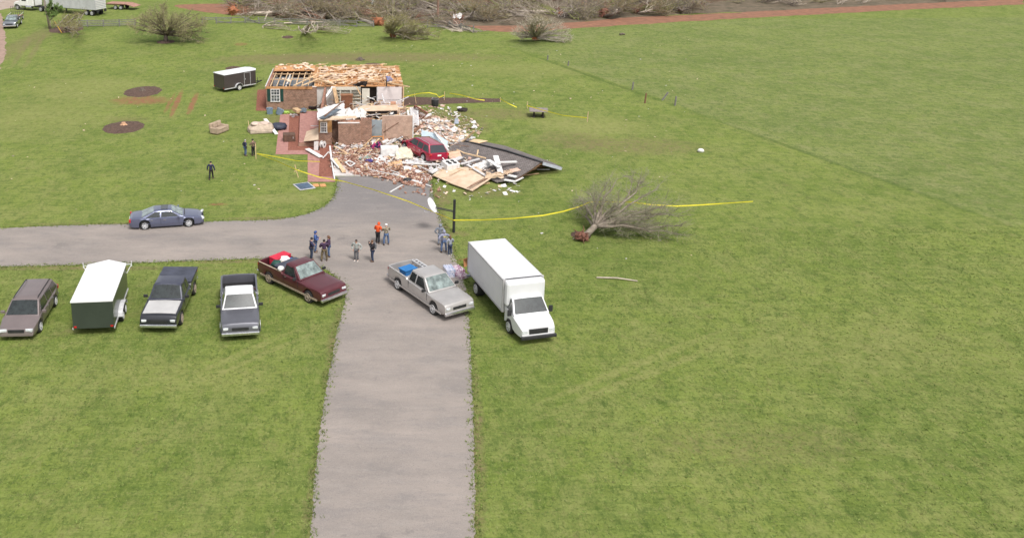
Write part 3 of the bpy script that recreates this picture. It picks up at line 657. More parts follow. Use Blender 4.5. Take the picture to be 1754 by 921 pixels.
HL = Vector((-2.7, 84, 0))
house = thing('damaged_house', 'brick house with its roof torn off and front rooms and garage collapsed', 'house', HL)
def hp(name, mb, m, parent=None, **k):
    o = mb.build(name, m, parent or house, **k)
    if parent is None: o.location = -HL
    return o
WH = 2.3
X0, X1, YF, YB = -9.47, 4.05, 90.0, 98.5
# back block walls
hp('front_wall', MB().bb(X0, -4.47, YF, YF + .25, 0, WH), brick_x)
hp('side_wall', MB().bb(X0, X0 + .25, YF + .25, YB, 0, WH), brick_y)
hp('rear_wall', MB().bb(X0, X1, YB, YB + .25, 0, WH), brick_x)
hp('side_wall', MB().bb(X1 - .25, X1, YF + .1, YB, 0, WH), brick_y)
hp('fascia', MB().bb(X0 - .06, -4.9, YF - .05, YF - .004, WH - .22, WH + .06), ply)
hp('fascia', MB().bb(X0 - .08, X0 - .01, YF - .05, YB, WH - .10, WH + .10), whitep)
hp('wall_plate', MB().bb(-4.9, -4.47, YF - .02, YF + .3, WH + .004, WH + .05), drywall)
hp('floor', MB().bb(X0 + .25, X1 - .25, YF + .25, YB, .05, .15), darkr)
hp('front_room_floor', MB().bb(-3.55, 4.3, 78.2, YF, .05, .16), mat('sub_floor', (.33, .20, .14), .9, .35, 1))
# window with shutters in the brick wing
def win(x0, x1, y, z0, z1, parent=None, cols=3, rows=4, fw=.07):
    f = MB(); f.bb(x0, x0 + fw, y - .07, y - .005, z0, z1); f.bb(x1 - fw, x1, y - .07, y - .005, z0, z1); f.bb(x0 + fw, x1 - fw, y - .07, y - .005, z1 - fw, z1); f.bb(x0 - .03, x1 + .03, y - .10, y - .005, z0 - .06, z0 + .004)
    f.bb(x0 + fw, x1 - fw, y - .065, y - .006, (z0 + z1) / 2 - .035, (z0 + z1) / 2 + .035)
    for k in range(1, cols): xx = x0 + fw + (x1 - x0 - 2 * fw) * k / cols; f.bb(xx - .018, xx + .018, y - .05, y - .03, z0 + .01, z1 - fw)
    for k in range(1, rows):
        zz = z0 + (z1 - z0) * k / rows
        if abs(zz - (z0 + z1) / 2) > .06: f.bb(x0 + fw, x1 - fw, y - .052, y - .032, zz - .015, zz + .015)
    w = hp('window', f, whitep)
    MB().bb(x0 + fw, x1 - fw, y - .028, y - .012, z0, z1 - fw).build('pane', pane, w)
    return w
wx0, wx1 = P(464.6, 165).x, P(480.8, 165).x
win(-9.02, -8.10, YF, .88, 2.12)
for s in ((-9.36, -9.06), (-8.06, -7.76)):
    m_ = MB().bb(s[0], s[1], YF - .05, YF - .006, .86, 2.14)
    for k in range(14): m_.box(((s[0] + s[1]) / 2, YF - .055, .94 + k * .087), (s[1] - s[0] - .06, .02, .045), (R(30), 0, 0))
    hp('shutter', m_, greeny)
# open joists over the left rooms, sheathing over the rest
for k in range(9):
    x = X0 + .45 + k * .62
    hp('joist', MB().bb(x - .035, x + .035, YF + .05, YB + .1, WH + .01 + .004 * k, WH + .13 + .004 * k), wood)
for k, y in enumerate((YF + 2.6, YF + 5.2)): hp('joist', MB().bb(X0 + .2, -4.0, y - .04, y + .04, WH + .17, WH + .24), wood2)
# rooms seen through the joists
hp('partition_wall', MB().bb(-7.6, -7.48, YF + .25, YB, .15, WH - .05), drywall)
hp('partition_wall', MB().bb(X0 + .25, -4.5, YF + 4.4, YF + 4.52, .15, WH - .05), mat('grey_wall', (.30, .31, .32), .9, .2, 1))
hp('attic_deck', MB().slab([(-4.6, YF + .1, WH + .02), (X1 + .05, YF + .1, WH + .02), (X1 - .1, YB + 1.1, WH + .10), (-5.6, YB + .9, WH + .06)], .06, nrm=(0, 0, 1)), ply)
hp('attic_deck', MB().slab([(-9.2, YB - 2.4, WH + .30), (-5.0, YB - 2.2, WH + .30), (-5.0, YB + .4, WH + .34), (-9.3, YB + .3, WH + .34)], .04, nrm=(0, 0, 1)), ply)
for k in range(13):
    x = -4.3 + k * .66
    hp('ceiling_joist', MB().beam((x, YF + .3, WH + .16), (x + (k % 3 - 1) * .12, YB + .8, WH + .20), .06, .09), (wood, wood2)[k % 2])
# walls of the rooms that stood behind the lost front wall
def wallpx(name, px0, px1, m, y=YF, z0=.15, z1=WH, t=.12):
    return hp(name, MB().bb(P(px0, 170).x * y / P(px0, 170).y if False else XW(px0, y), XW(px1, y), y, y + t, z0, z1), m)
def XW(px, y, z=1.2):
    """x of a pixel column at depth y"""
    a = (px - CX) / F_PX; zc = y * math.cos(TH) + (CAM_H - z) * math.sin(TH); return a * zc
wallpx('interior_wall', 543, 574, drywall, YF + .3)
wallpx('interior_wall', 646, 688, mat('pink_white_wall', (.68, .62, .61), .85, .08, 1.2), YF + .02)
hp('chair_rail', MB().bb(XW(646, YF), XW(688, YF), YF - .02, YF + .015, 1.02, 1.06), greyw)
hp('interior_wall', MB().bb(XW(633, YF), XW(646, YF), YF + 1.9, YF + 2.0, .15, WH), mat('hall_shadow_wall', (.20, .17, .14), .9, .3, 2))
hp('interior_door', MB().bb(XW(620, YF), XW(633, YF), YF - .12, YF - .07, .16, WH - .12), cream)
hp('door_frame', MB().bb(XW(645.3, YF), XW(647.3, YF), YF - .03, YF + .018, .15, WH), greyw)
# built-in shelving with hearth
bx0, bx1 = XW(573, YF), XW(618, YF); sh = MB(); w_ = bx1 - bx0
sh.bb(bx0, bx1, YF + .42, YF + .46, .15, WH)
for f in (0, .22, .62, 1): sh.bb(bx0 + w_ * f - (.06 if f else 0), bx0 + w_ * f + (.06 if f < 1 else 0), YF, YF + .42, .15, WH - .02)
sh.bb(bx0, bx1, YF - .02, YF + .42, WH - .30, WH + .0)
for z in (.75, 1.05, 1.4, 1.72): sh.bb(bx0 + .06, bx1 - .06, YF + .05, YF + .41, z, z + .05)
sh.bb(bx0 + .06, bx1 - .06, YF + .02, YF + .41, .15, .72)
bk = hp('built_in_shelves', sh, cream)
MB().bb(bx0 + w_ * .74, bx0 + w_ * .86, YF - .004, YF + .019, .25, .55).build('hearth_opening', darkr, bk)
hp('corner_post', MB().bb(X1 - .02, X1 + .10, YF - .14, YF - .02, 0, WH + .05), wood)
# front block: wall with window, chimney, blue opening, brick wall
yw = 77.6
fx0, fx1 = XW(546, yw), XW(568.5, yw)
hp('window_wall', MB().bb(fx0, fx1, yw, yw + .22, 0, 1.12), brick_x)
hp('window_wall_sheathing', MB().bb(fx0, fx1, yw + .01, yw + .2, 1.123, WH), mat('fibre_sheathing', (.40, .215, .085), .85, .2, 2))
win(XW(548.6, yw), XW(560.6, yw), yw, 1.16, 2.06, cols=3, rows=4, fw=.10)
hp('side_wall', MB().bb(fx0, fx0 + .22, yw + .22, YF, 0, WH - .02), brick_y)
hp('recessed_wall', MB().bb(fx1, XW(580, yw), yw + .9, yw + 1.1, 0, WH - .08), brick_x)
cx0, cx1 = XW(579.6, 76.9), XW(618, 76.9)
hp('chimney_breast', MB().bb(cx0, cx1, 76.7, 77.9, 0, 2.16), brick_x, bevel=.01)
hp('chimney_cap', MB().bb(cx0 - .03, cx1 - .1, 76.68, 76.9, 2.165, 2.22), drywall)
hp('brick_pier', MB().bb(cx1 + .003, XW(636.5, 77.4), 77.3, 77.9, 0, WH + .06), brick_x)
hp('brick_wall', MB().bb(XW(654.5, 78.6), XW(706.5, 78.6), 78.6, 78.85, .15, WH + .02), brick_mat('salmon_brick', (.50, .31, .225), (.40, .225, .16), (.50, .40, .33), 'XZ', .20, .068, .012, .28))
hp('corner_trim', MB().bb(XW(706.5, 78.6), XW(708.4, 78.6), 78.56, 78.86, .0, WH + .0), whitep)
for k, (a, b) in enumerate((((657, 227), (683, 214)), ((660, 232), (660, 215)), ((665, 236), (700, 233)))):
    p0, p1 = P(*a, 0), P(*b, 0)
    za, zb = WH * (240 - a[1]) / 34, WH * (240 - b[1]) / 34
    hp('torn_strip', MB().beam((XW(a[0], 78.5), 78.56, za), (XW(b[0], 78.5), 78.56, zb), .03, .035, up=(0, 1, 0)), woodd)
hp('fallen_ceiling_edge', MB().slab([(fx0 - .05, yw - .12, WH + .02), (fx1 + 2.2, yw + .3, WH - .02), (fx1 + 2.0, yw + .7, WH + .05), (fx0 - .05, yw + .5, WH + .08)], .05, nrm=(0, 0, 1)), board)
hp('right_room_wall', MB().bb(4.22, 4.40, 78.9, 85.4, 0, 1.1), drywall)
# ---- loose pieces: each a thing of its own
def plank(a, b, w, t, m, label, name='loose_board', cat='board', za=.12, zb=.12, group=None, up=(0, 0, 1)):
    A, B = P(*a, za), P(*b, zb); c = (A + B) / 2
    mb = MB(); mb.beam(A - c, B - c, w, t, up=up)
    return solo(mb, name, m, label, cat, c, group=group)
def panel(pts, t, m, label, name='fallen_panel', cat='panel', nrm=(0, 0, 1), extra=None, group=None):
    q = [P(*p) for p in pts]; c = sum(q, Vector()) / len(q); c.z = min(p.z for p in q)
    mb = MB(); mb.slab([p - c for p in q], t, nrm=nrm)
    if extra: extra(mb, c)
    return solo(mb, name, m, label, cat, c, group=group)
rn = random.Random(11)
def blob(c, r, seed, sq=(1, 1, .5), n=14, rough=.25, mb=None):
    rr = random.Random(seed); mb = mb or MB(); rings = []; m_ = n // 2
    for i in range(m_ + 1):
        a = PI * i / m_; s_ = max(.03, math.sin(a)); rings.append([Vector(c) + Vector((sq[0] * r * s_ * math.cos(2 * PI * k / n) , sq[1] * r * s_ * math.sin(2 * PI * k / n), -sq[2] * r * math.cos(a))) * 1.0 + Vector((rr.uniform(-1, 1), rr.uniform(-1, 1), rr.uniform(-1, 1))) * r * rough * min(s_, .8) * (sq[2] ** .5) for k in range(n)])
    return mb.loft(rings)
def crumple(pts, m, label, name, cat, amp=.18, seed=1, n=9, t=.03, group=None):
    """crumpled sheet spanning four measured corners"""
    q = [P(*p) for p in pts]; rr = random.Random(seed); c = sum(q, Vector()) / 4; c.z = 0; mb = MB()
    g = [[q[0].lerp(q[1], i / n).lerp(q[3].lerp(q[2], i / n), j / n) + Vector((rr.uniform(-.5, .5) * amp, rr.uniform(-.5, .5) * amp, rr.uniform(-1, 1) * amp)) - c for i in range(n + 1)] for j in range(n + 1)]
    vs_ = [p for r_ in g for p in r_]; fs = [(j * (n + 1) + i, j * (n + 1) + i + 1, (j + 1) * (n + 1) + i + 1, (j + 1) * (n + 1) + i) for j in range(n) for i in range(n)]
    mb.add(vs_, fs); o = solo(mb, name, m, label, cat, c, group=group); md = o.modifiers.new('th', 'SOLIDIFY'); md.thickness = t; return o

panel([(575, 150, 2.3), (568, 149, 2.4), (545, 183, .9), (548, 187, .5)], .06, whitep, 'long white roof panel leaning from the torn deck beside the brick wing')
panel([(569, 151, 2.35), (575, 151, 2.3), (581, 176, .9), (575, 178, .9)], .05, wood2, 'splintered plywood strip hanging next to the built in shelves')
crumple([(543, 186, 2.5), (589, 178, 2.1), (591, 204, 2.1), (544, 207, 2.42)], tarw, 'torn white ceiling sheet draped over the corner room above the small window', 'ceiling_sheet', 'ceiling sheet', .12, 3, 8)
crumple([(588, 186, 1.6), (626, 189, 1.3), (628, 204, 2.0), (590, 206, 2.1)], drywall, 'crumpled heap of white drywall behind the chimney', 'drywall_sheet', 'drywall', .2, 4, 9)
plank((551, 203), (580, 187), .55, .05, slate, 'blue grey shingle strip lying on the torn ceiling sheet', za=2.62, zb=2.62, name='shingle_strip', cat='shingles')
plank((556, 199), (584, 177), .10, .08, woodd, 'red brown batten across the torn ceiling sheet', za=2.7, zb=2.5)
plank((547, 206), (592, 203), .20, .10, board, 'pale beam along the top edge above the small window', za=2.46, zb=2.42)
mb = MB(); mb.bb(-.55, .55, -.3, .3, .35, 1.75); mb.bb(-.62, .62, -.36, .36, 1.753, 1.82)
cb_ = thing('wooden_cabinet', 'tall brown wooden cabinet standing before the built in shelves', 'cabinet', (XW(594, 88.9), 88.9, 0), .1)
mb.build('carcass', mat('oak_brown', (.27, .12, .06), .6, .3, 3, stretch=(1, 1, 4)), cb_, bevel=.01)
for s in (-1, 1): MB().bb(s * .27 - .24, s * .27 + .24, -.33, -.303, .45, 1.68).build('cabinet_door', mat('oak_door', (.20, .085, .045), .6, .3, 3), cb_)
# overturned cabinet in the middle room
q = P(648, 206, .3); cab2 = thing('overturned_cabinet', 'long overturned cabinet with pale back board and dark contents', 'cabinet', (q.x, q.y, .2), 0)
MB().slab([(-2.2, -.2, .98), (1.85, -.1, 1.05), (1.85, 1.3, 1.22), (-1.6, 1.2, 1.15)], .05, nrm=(0, 0, 1)).build('back_board', board, cab2)
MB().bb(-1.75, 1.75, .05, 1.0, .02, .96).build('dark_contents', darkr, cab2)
MB().slab([(-2.2, -.2, 1.0), (-1.75, -.3, .02), (-1.55, .1, .02), (-1.85, .2, 1.0)], .04).build('side_panel', wood2, cab2)
MB().slab([(1.85, -.1, 1.1), (2.0, -.1, .02), (2.1, .4, .02), (2.0, .5, 1.05)], .04).build('side_panel', board, cab2)
for k in range(7):
    blob((-1.4 + k * .47, .0 + rn.uniform(-.1, .1), .38 + rn.uniform(-.1, .2)), .26, k, (1, .5, .8), 8).build('stored_item', (dark_m, slate, woodd, greyw, insul)[k % 5] if k > 4 else darkr, cab2)
plank((636, 188), (712, 184), .22, .08, wood, 'long pale beam lying across the back of the middle room', za=1.0, zb=1.0)
plank((669, 180), (678, 180), .9, .5, mat('pink_wood', (.48, .24, .15), .8, .3, 3), 'small pinkish wooden crate against the white room wall', name='wooden_crate', cat='crate', za=.7, zb=.7)
# opening with blue white door, and the sawhorse below it
panel([(637, 237, .4), (654, 237, .4), (654, 206, 2.3), (637, 205, 2.3)], .06, skyb, 'pale blue and white door leaning in the gap between the brick walls', 'loose_door', 'door', nrm=(0, -1, 0))
plank((637, 219), (654, 203), .07, .05, woodd, 'dark batten slanting over the top of the pale blue door', za=1.5, zb=2.45)
plank((641, 232), (655, 222), .08, .05, woodd, 'dark batten slanting over the foot of the pale blue door', za=.7, zb=1.3)
t = thing('sawhorse', 'orange sawhorse standing below the pale blue door', 'sawhorse', P(645, 248))
org = mat('orange_steel', (.62, .25, .06), .6, .2, 3)
MB().beam((-.62, 0, .72), (.62, 0, .74), .09, .07).build('top_rail', org, t)
for x in (-.55, .55):
    for y in (-.3, .3): MB().beam((x, y * .1, .7), (x * 1.25, y, 0), .06, .05).build('leg', org, t)
# lattice, roof slab, panels
def lattice(pts, m, label, n=9):
    q = [P(*p) for p in pts]; c = sum(q, Vector()) / 4; c.z = 0; mb = MB()
    for i in range(n + 1):
        f = i / n
        mb.beam(q[0].lerp(q[1], f) - c, q[3].lerp(q[2], f) - c, .05, .02); mb.beam(q[0].lerp(q[3], f) - c, q[1].lerp(q[2], f) - c, .05, .02)
    for a, b in ((0, 1), (1, 2), (2, 3), (3, 0)): mb.beam(q[a] - c, q[b] - c, .13, .06)
    solo(mb, 'lattice_panel', m, label, 'lattice', c)
lattice([(711, 181, 1.5), (733, 194, 1.0), (722, 204, .3), (707, 190, .8)], mat('red_brown_lattice', (.24, .09, .06), .8, .3, 3), 'red brown lattice panel propped beyond the right corner of the rooms')
lattice([(703, 185, 1.2), (715, 184, 1.2), (717, 216, .3), (707, 216, .3)], greyw, 'off white lattice panel leaning on the right end of the brick wall', 8)
# fallen roof slab
rs = thing('fallen_roof_section', 'large section of grey shingled roof lying on the lawn right of the red car', 'roof section', P(850, 290))
c0 = P(850, 290)
A = [(766, 254, .15), (797, 242, .55), (866, 258, .95), (928, 278, 1.15), (905, 294, .75), (882, 308, .35), (851, 313, .12), (800, 292, .1)]
MB().slab([P(*p) - c0 for p in A], .06, nrm=(0, 0, 1)).build('front_slope', shingle, rs)
Bk = [P(797, 242, .55), P(866, 258, .95), P(928, 278, 1.15), Vector((P(962, 288, .35).x, P(962, 288, .35).y + .2, .35)), P(945, 279, .2), P(866, 251, .1), P(800, 238, .1)]
MB().slab([p - c0 for p in Bk], .06, nrm=(0, 0, 1)).build('back_slope', shingle, rs)
MB().beam(P(797, 241.5, .62) - c0, P(866, 257.5, 1.03) - c0, .22, .05).build('ridge_cap', dark_m, rs); MB().beam(P(866, 257.5, 1.03) - c0, P(928, 277.5, 1.22) - c0, .22, .05).build('ridge_cap', dark_m, rs)
MB().beam(P(930, 280, 1.10) - c0, P(962, 289, .34) - c0, .06, .24).build('rake_board', mat('grey_blue_trim', (.42, .44, .50), .6, .2, 3), rs)
MB().beam(P(928, 279, 1.08) - c0, P(882, 309, .28) - c0, .05, .16).build('rake_board', woodd, rs)
for k in range(5):
    f = k / 5 + .1; a = P(928, 279, .9).lerp(P(884, 306, .2), f) - c0; b = a + Vector((1.4 - f, 1.6, -a.z * .55 - .05)); MB().beam(a - Vector((.3, 0, 0)), b, .05, .13).build('rafter', (wood2, woodd)[k % 2], rs)
bpn = panel([(741, 301, .18), (756, 290, .30), (815, 286, .45), (840, 307, .35), (809, 328, .10), (775, 316, .14)], .06, board, 'large beige sheathing panel lying over the debris at the drive edge')
for k, (a, b) in enumerate((((800, 322), (838, 304)), ((805, 318), (834, 303)), ((770, 300), (790, 291)), ((752, 303), (765, 306)))):
    A_, B_ = P(*a, .44), P(*b, .44 if k < 2 else .42); MB().beam(A_ - bpn.location, B_ - bpn.location, .06 + .05 * (k == 0), .012).build('torn_edge_strip', woodd if k < 2 else wood2, bpn)
panel([(664, 281, .3), (688, 275, .45), (690, 287, .3), (667, 294, .15)], .07, mat('honey_plywood', (.60, .37, .20), .8, .25, 2), 'honey coloured plywood stack on the brick rubble')
panel([(690, 281, .35), (728, 282, .4), (710, 290, .2), (692, 287, .2)], .05, wood2, 'tapered tan plywood piece under the white board below the red car')
crumple([(677, 258, .6), (703, 254, .8), (708, 273, .5), (680, 275, .3)], mat('cream_mattress', (.66, .60, .47), .9, .15, 2), 'cream mattress slumped left of the red car', 'mattress', 'mattress', .07, 6, 7, .2)
crumple([(636, 271, .3), (662, 269, .4), (664, 282, .3), (640, 283, .2)], whitep, 'crumpled white plastic sheeting on the brick rubble', 'plastic_sheet', 'plastic sheet', .22, 7, 9)
crumple([(602, 249, .5), (621, 247, .7), (622, 253, .4), (606, 253, .4)], greyw, 'grey white plastic bag at the foot of the chimney', 'plastic_bag', 'plastic bag', .12, 8, 6)
crumple([(635, 247, .6), (653, 245, .7), (653, 255, .4), (637, 256, .3)], mat('bright_clothes', (.50, .05, .18), .9, .2, 3.0, col2=(.02, .03, .09), lo=.46, hi=.52), 'heap of red and dark clothes below the sawhorse', 'clothes_heap', 'clothes', .25, 9, 8)
crumple([(690, 277, .4), (712, 271, .5), (737, 278, .4), (705, 283, .4)], greyw, 'sheared grey white siding sheet under the front of the red car', 'siding_sheet', 'siding', .14, 12, 8)
# panel behind the red car
panel([(722, 238, .5), (765, 258, .4), (767, 243, .9), (746, 230, 1.1), (722, 224, 1.0)], .06, skyb, 'pale blue sheet leaning behind the red car', nrm=(0, 0, 1))
plank((744, 226), (768, 258), .16, .06, greyw, 'pinkish white board slanting over the pale blue sheet behind the red car', za=1.3, zb=.7)
BD = [((737, 296), (790, 269), .42, .08, greyw, .3, .7, 'broad grey white board running from the drive up to the red car rear'),
      ((668, 296), (722, 314), .26, .08, whitep, .25, .2, 'long white board slanting down over the rubble onto the drive'),
      ((722, 314), (738, 319), .10, .05, whitep, .1, .1, 'thin white strip at the lower end of the rubble on the drive'),
      ((693, 285), (719, 295), .50, .06, whitep, .4, .3, 'short wide white panel board on the rubble below the red car'),
      ((689, 279), (753, 282), .22, .08, whitep, .5, .5, 'white board lying level just below the red car bumper'),
      ((787, 248), (812, 225), .16, .10, wood, .2, 1.7, 'pale beam sticking up steeply beside the shingled roof'),
      ((794, 262), (832, 271), .13, .08, wood, .9, .9, 'pale stick lying on the shingles, with the short upright stick on it'),
      ((817, 267), (819, 257), .10, .06, wood, .95, 1.0, 'short stick crossing the pale stick on the shingles'),
      ((800, 282), (833, 302), .22, .06, greyw, .6, .5, 'white board along the upper right edge of the beige panel'),
      ((849, 267), (858, 298), .42, .08, whitep, 1.2, .5, 'upright wide white board in the middle of the white heap on the shingles'),
      ((836, 274), (855, 286), .35, .07, whitep, 1.0, .9, 'tilted white board left of the upright wide white board'),
      ((789, 281), (821, 272), .20, .08, greyw, .7, .8, 'grey board slanting up right of the red car rear'),
      ((852, 278), (885, 277), .24, .08, whitep, 1.15, 1.1, 'white board pointing right over the bare shingles'),
      ((864, 308), (883, 311), .28, .06, whitep, .4, .4, 'white board at the lower edge of the shingled roof'),
      ((882, 311), (896, 304), .14, .06, whitep, .35, .35, 'narrow white board off the lower right corner of the shingled roof'),
      ((871, 300), (884, 303), .34, .08, whitep, .6, .6, 'short white block of trim near the lower right corner of the shingles'),
      ((920, 290), (941, 290), .16, .05, greyw, .2, .2, 'grey white board on the grass under the raised roof edge'),
      ((891, 301), (923, 297), .12, .05, wood2, .08, .08, 'tan batten on the grass in front of the raised roof edge'),
      ((765, 313), (789, 316), .24, .06, wood2, .06, .06, 'tan plank poking out beneath the beige panel'),
      ((826, 315), (838, 313), .20, .06, wood2, .06, .06, 'short tan plank at the right foot of the beige panel'),
      ((568, 272), (582, 287), .26, .10, whitep, .25, .25, 'short white post on the clean corner of the garage slab'),
      ((574, 272), (589, 294), .30, .12, wood, .30, .22, 'pale beam next to the short white post on the garage slab'),
      ((567, 272), (573, 306), .10, .12, whitep, .10, .10, 'white sill strip along the left edge of the garage slab'),
      ((618, 273), (635, 267), .50, .05, mat('sage_board', (.20, .28, .24), .8, .2, 3), .35, .35, 'sage green board on the brick rubble'),
      ((668, 329), (689, 317), .09, .06, whitep, .06, .06, 'thin white rod lying alone on the drive'),
      ((526, 255), (550, 269), .42, .06, whitep, .20, .12, 'white door panel lying across the brick walk'),
      ((553, 271), (563, 260), .08, .05, whitep, .1, .1, 'thin white stick on the red mulch beside the walk'),
      ((565, 250), (568, 275), .14, .10, greyw, 1.1, .1, 'upright split post at the corner of the red mulch bed'),
      ((562, 224), (573, 246), .12, .06, woodd, 1.2, .15, 'brown branch leaning on the wall under the small window'),
      ((572, 252), (577, 245), .16, .08, greyw, .1, .8, 'short pinkish post beside the recessed brick wall'),
      ((655, 252), (690, 234), .10, .08, greyw, .4, 1.1, 'bent white downpipe over the rubble left of the red car'),
      ((454, 204), (474, 230), .32, .06, whitep, .75, .05, 'white board leaning across the upturned sofa'),
      ((737, 200), (709, 226), .30, .10, woodd, .3, .3, 'dark brown log at the right end of the brick wall')]
for a, b, w, t_, m_, za, zb, lab in BD: plank(a, b, w, t_, m_, lab, za=za, zb=zb)
# shingled roof: white heap pieces
rnd = random.Random(21)
for k, lab in enumerate(('crumpled white gutter piece at the left of the white heap', 'folded pink backed drywall piece in the white heap', 'torn white box at the centre of the white heap', 'beige drywall piece right of the white heap')):
    px, py, w_, h_ = ((808, 284, 24, 9), (832, 300, 30, 8), (825, 282, 22, 9), (862, 296, 16, 9))[k]
    crumple([(px, py + h_ / 2, .5), (px + w_, py + h_ / 2 - 2, .5), (px + w_, py - h_ / 2, .75), (px + 2, py - h_ / 2, .75)], (whitep, board, whitep, board)[k], lab, 'drywall_piece', 'drywall', .16, 30 + k, 6)
panel([(873, 291, .95), (886, 288, 1.0), (892, 292, .95), (878, 295, .9)], .03, mat('pink_board', (.62, .42, .33), .85, .2, 2), 'small pinkish board lying alone on the shingles')
panel([(803, 243, .65), (813, 239, .6), (836, 242, .6), (820, 246, .7)], .05, wood, 'pointed plywood scrap on the top edge of the shingled roof')
panel([(767, 262, .5), (787, 259, .6), (791, 269, .5), (770, 272, .4)], .05, mat('pink_board2', (.62, .43, .30), .85, .2, 2), 'peach plywood piece right of the red car rear window')
# appliances
def appliance(name, label, cat, loc, d, rz, tilt=(0, 0), m=None):
    t = thing(name, label, cat, loc, rot=(R(tilt[0]), R(tilt[1]), rz))
    MB().box((0, 0, d[2] / 2), d).build('casing', m or whitep, t, bevel=.02)
    MB().bb(-d[0] * .44, d[0] * .44, -d[1] / 2 - .02, -d[1] / 2 + .01, d[2] * .06, d[2] * .90).build('front_door', m or whitep, t, bevel=.01)
    MB().box((d[0] * .3, -d[1] / 2 - .035, d[2] * .6), (.03, .04, d[2] * .3)).build('handle', greyw, t)
    return t
appliance('chest_freezer', 'white chest freezer standing in the brick rubble', 'freezer', P(667, 270, .15), (1.45, .8, .95), R(3))
q = P(771, 288, .35); wsh = appliance('washing_machine', 'white cooker tipped on its back between board and beige panel', 'cooker', q, (1.15, .9, .55), R(25), (10, 0))
for s in ((-.25, .1), (.2, .15), (-.2, -.2), (.25, -.2)): MB().lathe([(.16, .552), (.16, .575), (.01, .576)], (s[0], s[1], 0), 12).build('hob_plate', dark_m, wsh)
wsh.name = 'cooker'
mb = MB()
q = [P(592, 278, .4), P(598, 275, .4), P(608, 280, .35), P(600, 285, .3)]; c = sum(q, Vector()) / 4
for i in range(4): mb.beam(q[i] - c, q[(i + 1) % 4] - c, .10, .05)
solo(mb, 'window_frame', whitep, 'empty white window frame on the edge of the brick rubble', 'window frame', c)
solo(blob((0, 0, .12), .35, 4, (1, .6, .4)), 'blue_cushion', mat('indigo', (.05, .04, .18), .9, .3, 4), 'indigo cushion on the brick rubble', 'cushion', P(632, 278, .25), smooth=True)
solo(blob((0, 0, .15), .38, 5, (1, .7, .5)), 'black_bag', dark_m, 'black bag at the lower edge of the brick rubble', 'bag', P(698, 312, .05), smooth=True)
# porch, with its loose things
pc = [P(514, 192), P(545, 192), P(546, 248, 0), P(512, 249, 0)]
pq = thing('brick_porch', 'raised brick porch in front of the brick wing', 'porch', (-4.9, 83, 0))
MB().prism([(p.x + 4.9, p.y - 83) for p in (P(514, 190, .36), P(546, 190, .36), P(546.5, 243.5, .36), P(512, 244, .36))], .0, .36).build('porch_deck', paver, pq)
MB().bb(P(512, 244, .36).x + 4.86, P(546, 244, .36).x + 4.9, P(512, 244, .36).y - 83.05, P(512, 244, .36).y - 83.003, 0, .355).build('riser', brick_x, pq)
panel([(525, 226, .40), (545, 219, .95), (546, 240, .95), (520, 243, .40)], .04, board, 'beige plywood sheet leaning on the porch under the small window')
panel([(537.5, 257, .02), (545, 257, .02), (545.5, 242, .80), (538, 242.5, .80)], .05, whitep, 'white door standing upright against the porch end', 'loose_door', 'door', nrm=(0, -1, 0))
appliance('wooden_box', 'dark brown wooden box lying on the brick walk', 'box', P(495.5, 241), (1.05, .9, .65), R(8), (0, 0), mat('dark_crate', (.115, .065, .045), .75, .3, 4))
t = thing('cable_reel', 'small white hose reel below the small window', 'hose reel', P(553, 253), R(-30))
MB().lathe([(.02, -.16), (.30, -.16), (.30, -.12), (.14, -.11), (.14, .11), (.30, .12), (.30, .16), (.02, .16)], (0, 0, .30), 18, 'X').build('drum', whitep, t, smooth='auto')
MB().lathe([(.01, .161), (.09, .165), (.09, .18), (.01, .18)], (0, 0, .30), 10, 'X').build('hub', dark_m, t)
for k, (px, lab) in enumerate(((462, 'blue grey plastic bin standing at the brick wing'), (476.5, 'blue grey plastic bin tipped over at the brick wing'))):
    t = thing('plastic_bin', lab, 'bin', P(px, 195 + k), rot=(0, R(0 if k == 0 else 28), .2))
    binm = mat('bluegrey_plastic', (.17, .23, .29), .55, .2, 4)
    mb = MB(); mb.loft([[(x * w, y * w, z) for x, y in ((-1, -1), (1, -1), (1, 1), (-1, 1))] for z, w in ((0, .25), (.55, .31), (.55, .27), (.06, .22))]); mb.build('tub', binm, t); MB().bb(-.33, .33, -.33, .33, .555, .60).build('lid', binm, t, bevel=.02) if k == 1 else MB().lathe([(.31, .55), (.34, .56), (.33, .60)], n=4).build('rim', binm, t)
solo(blob((0, 0, .12), .45, 8, (1.1, .4, .3)), 'green_bag', mat('lime_bag', (.33, .50, .10), .8, .2, 4), 'lime green bag next to the tipped bin', 'bag', P(487, 195))
plank((505, 187), (512, 191), .55, .25, wood2, 'short wooden bench end standing at the head of the porch', name='wooden_bench', cat='bench', za=.5, zb=.5)
crumple([(514, 192, .5), (525, 192, .5), (525, 185, .6), (515, 185, .6)], slate, 'blue grey cloth on the porch by the brick wing', 'cloth', 'cloth', .08, 15, 5)
crumple([(528, 187, .5), (543, 188, .5), (543, 182, .9), (530, 183, .8)], darkr, 'dark tarp heaped at the foot of the brick wing end', 'tarp', 'tarp', .12, 16, 5)
crumple([(496, 200, .1), (510, 200, .1), (510, 196, .4), (497, 195, .4)], greyw, 'grey white umbrella canopy collapsed on the red mulch', 'umbrella_canopy', 'umbrella', .10, 17, 5)
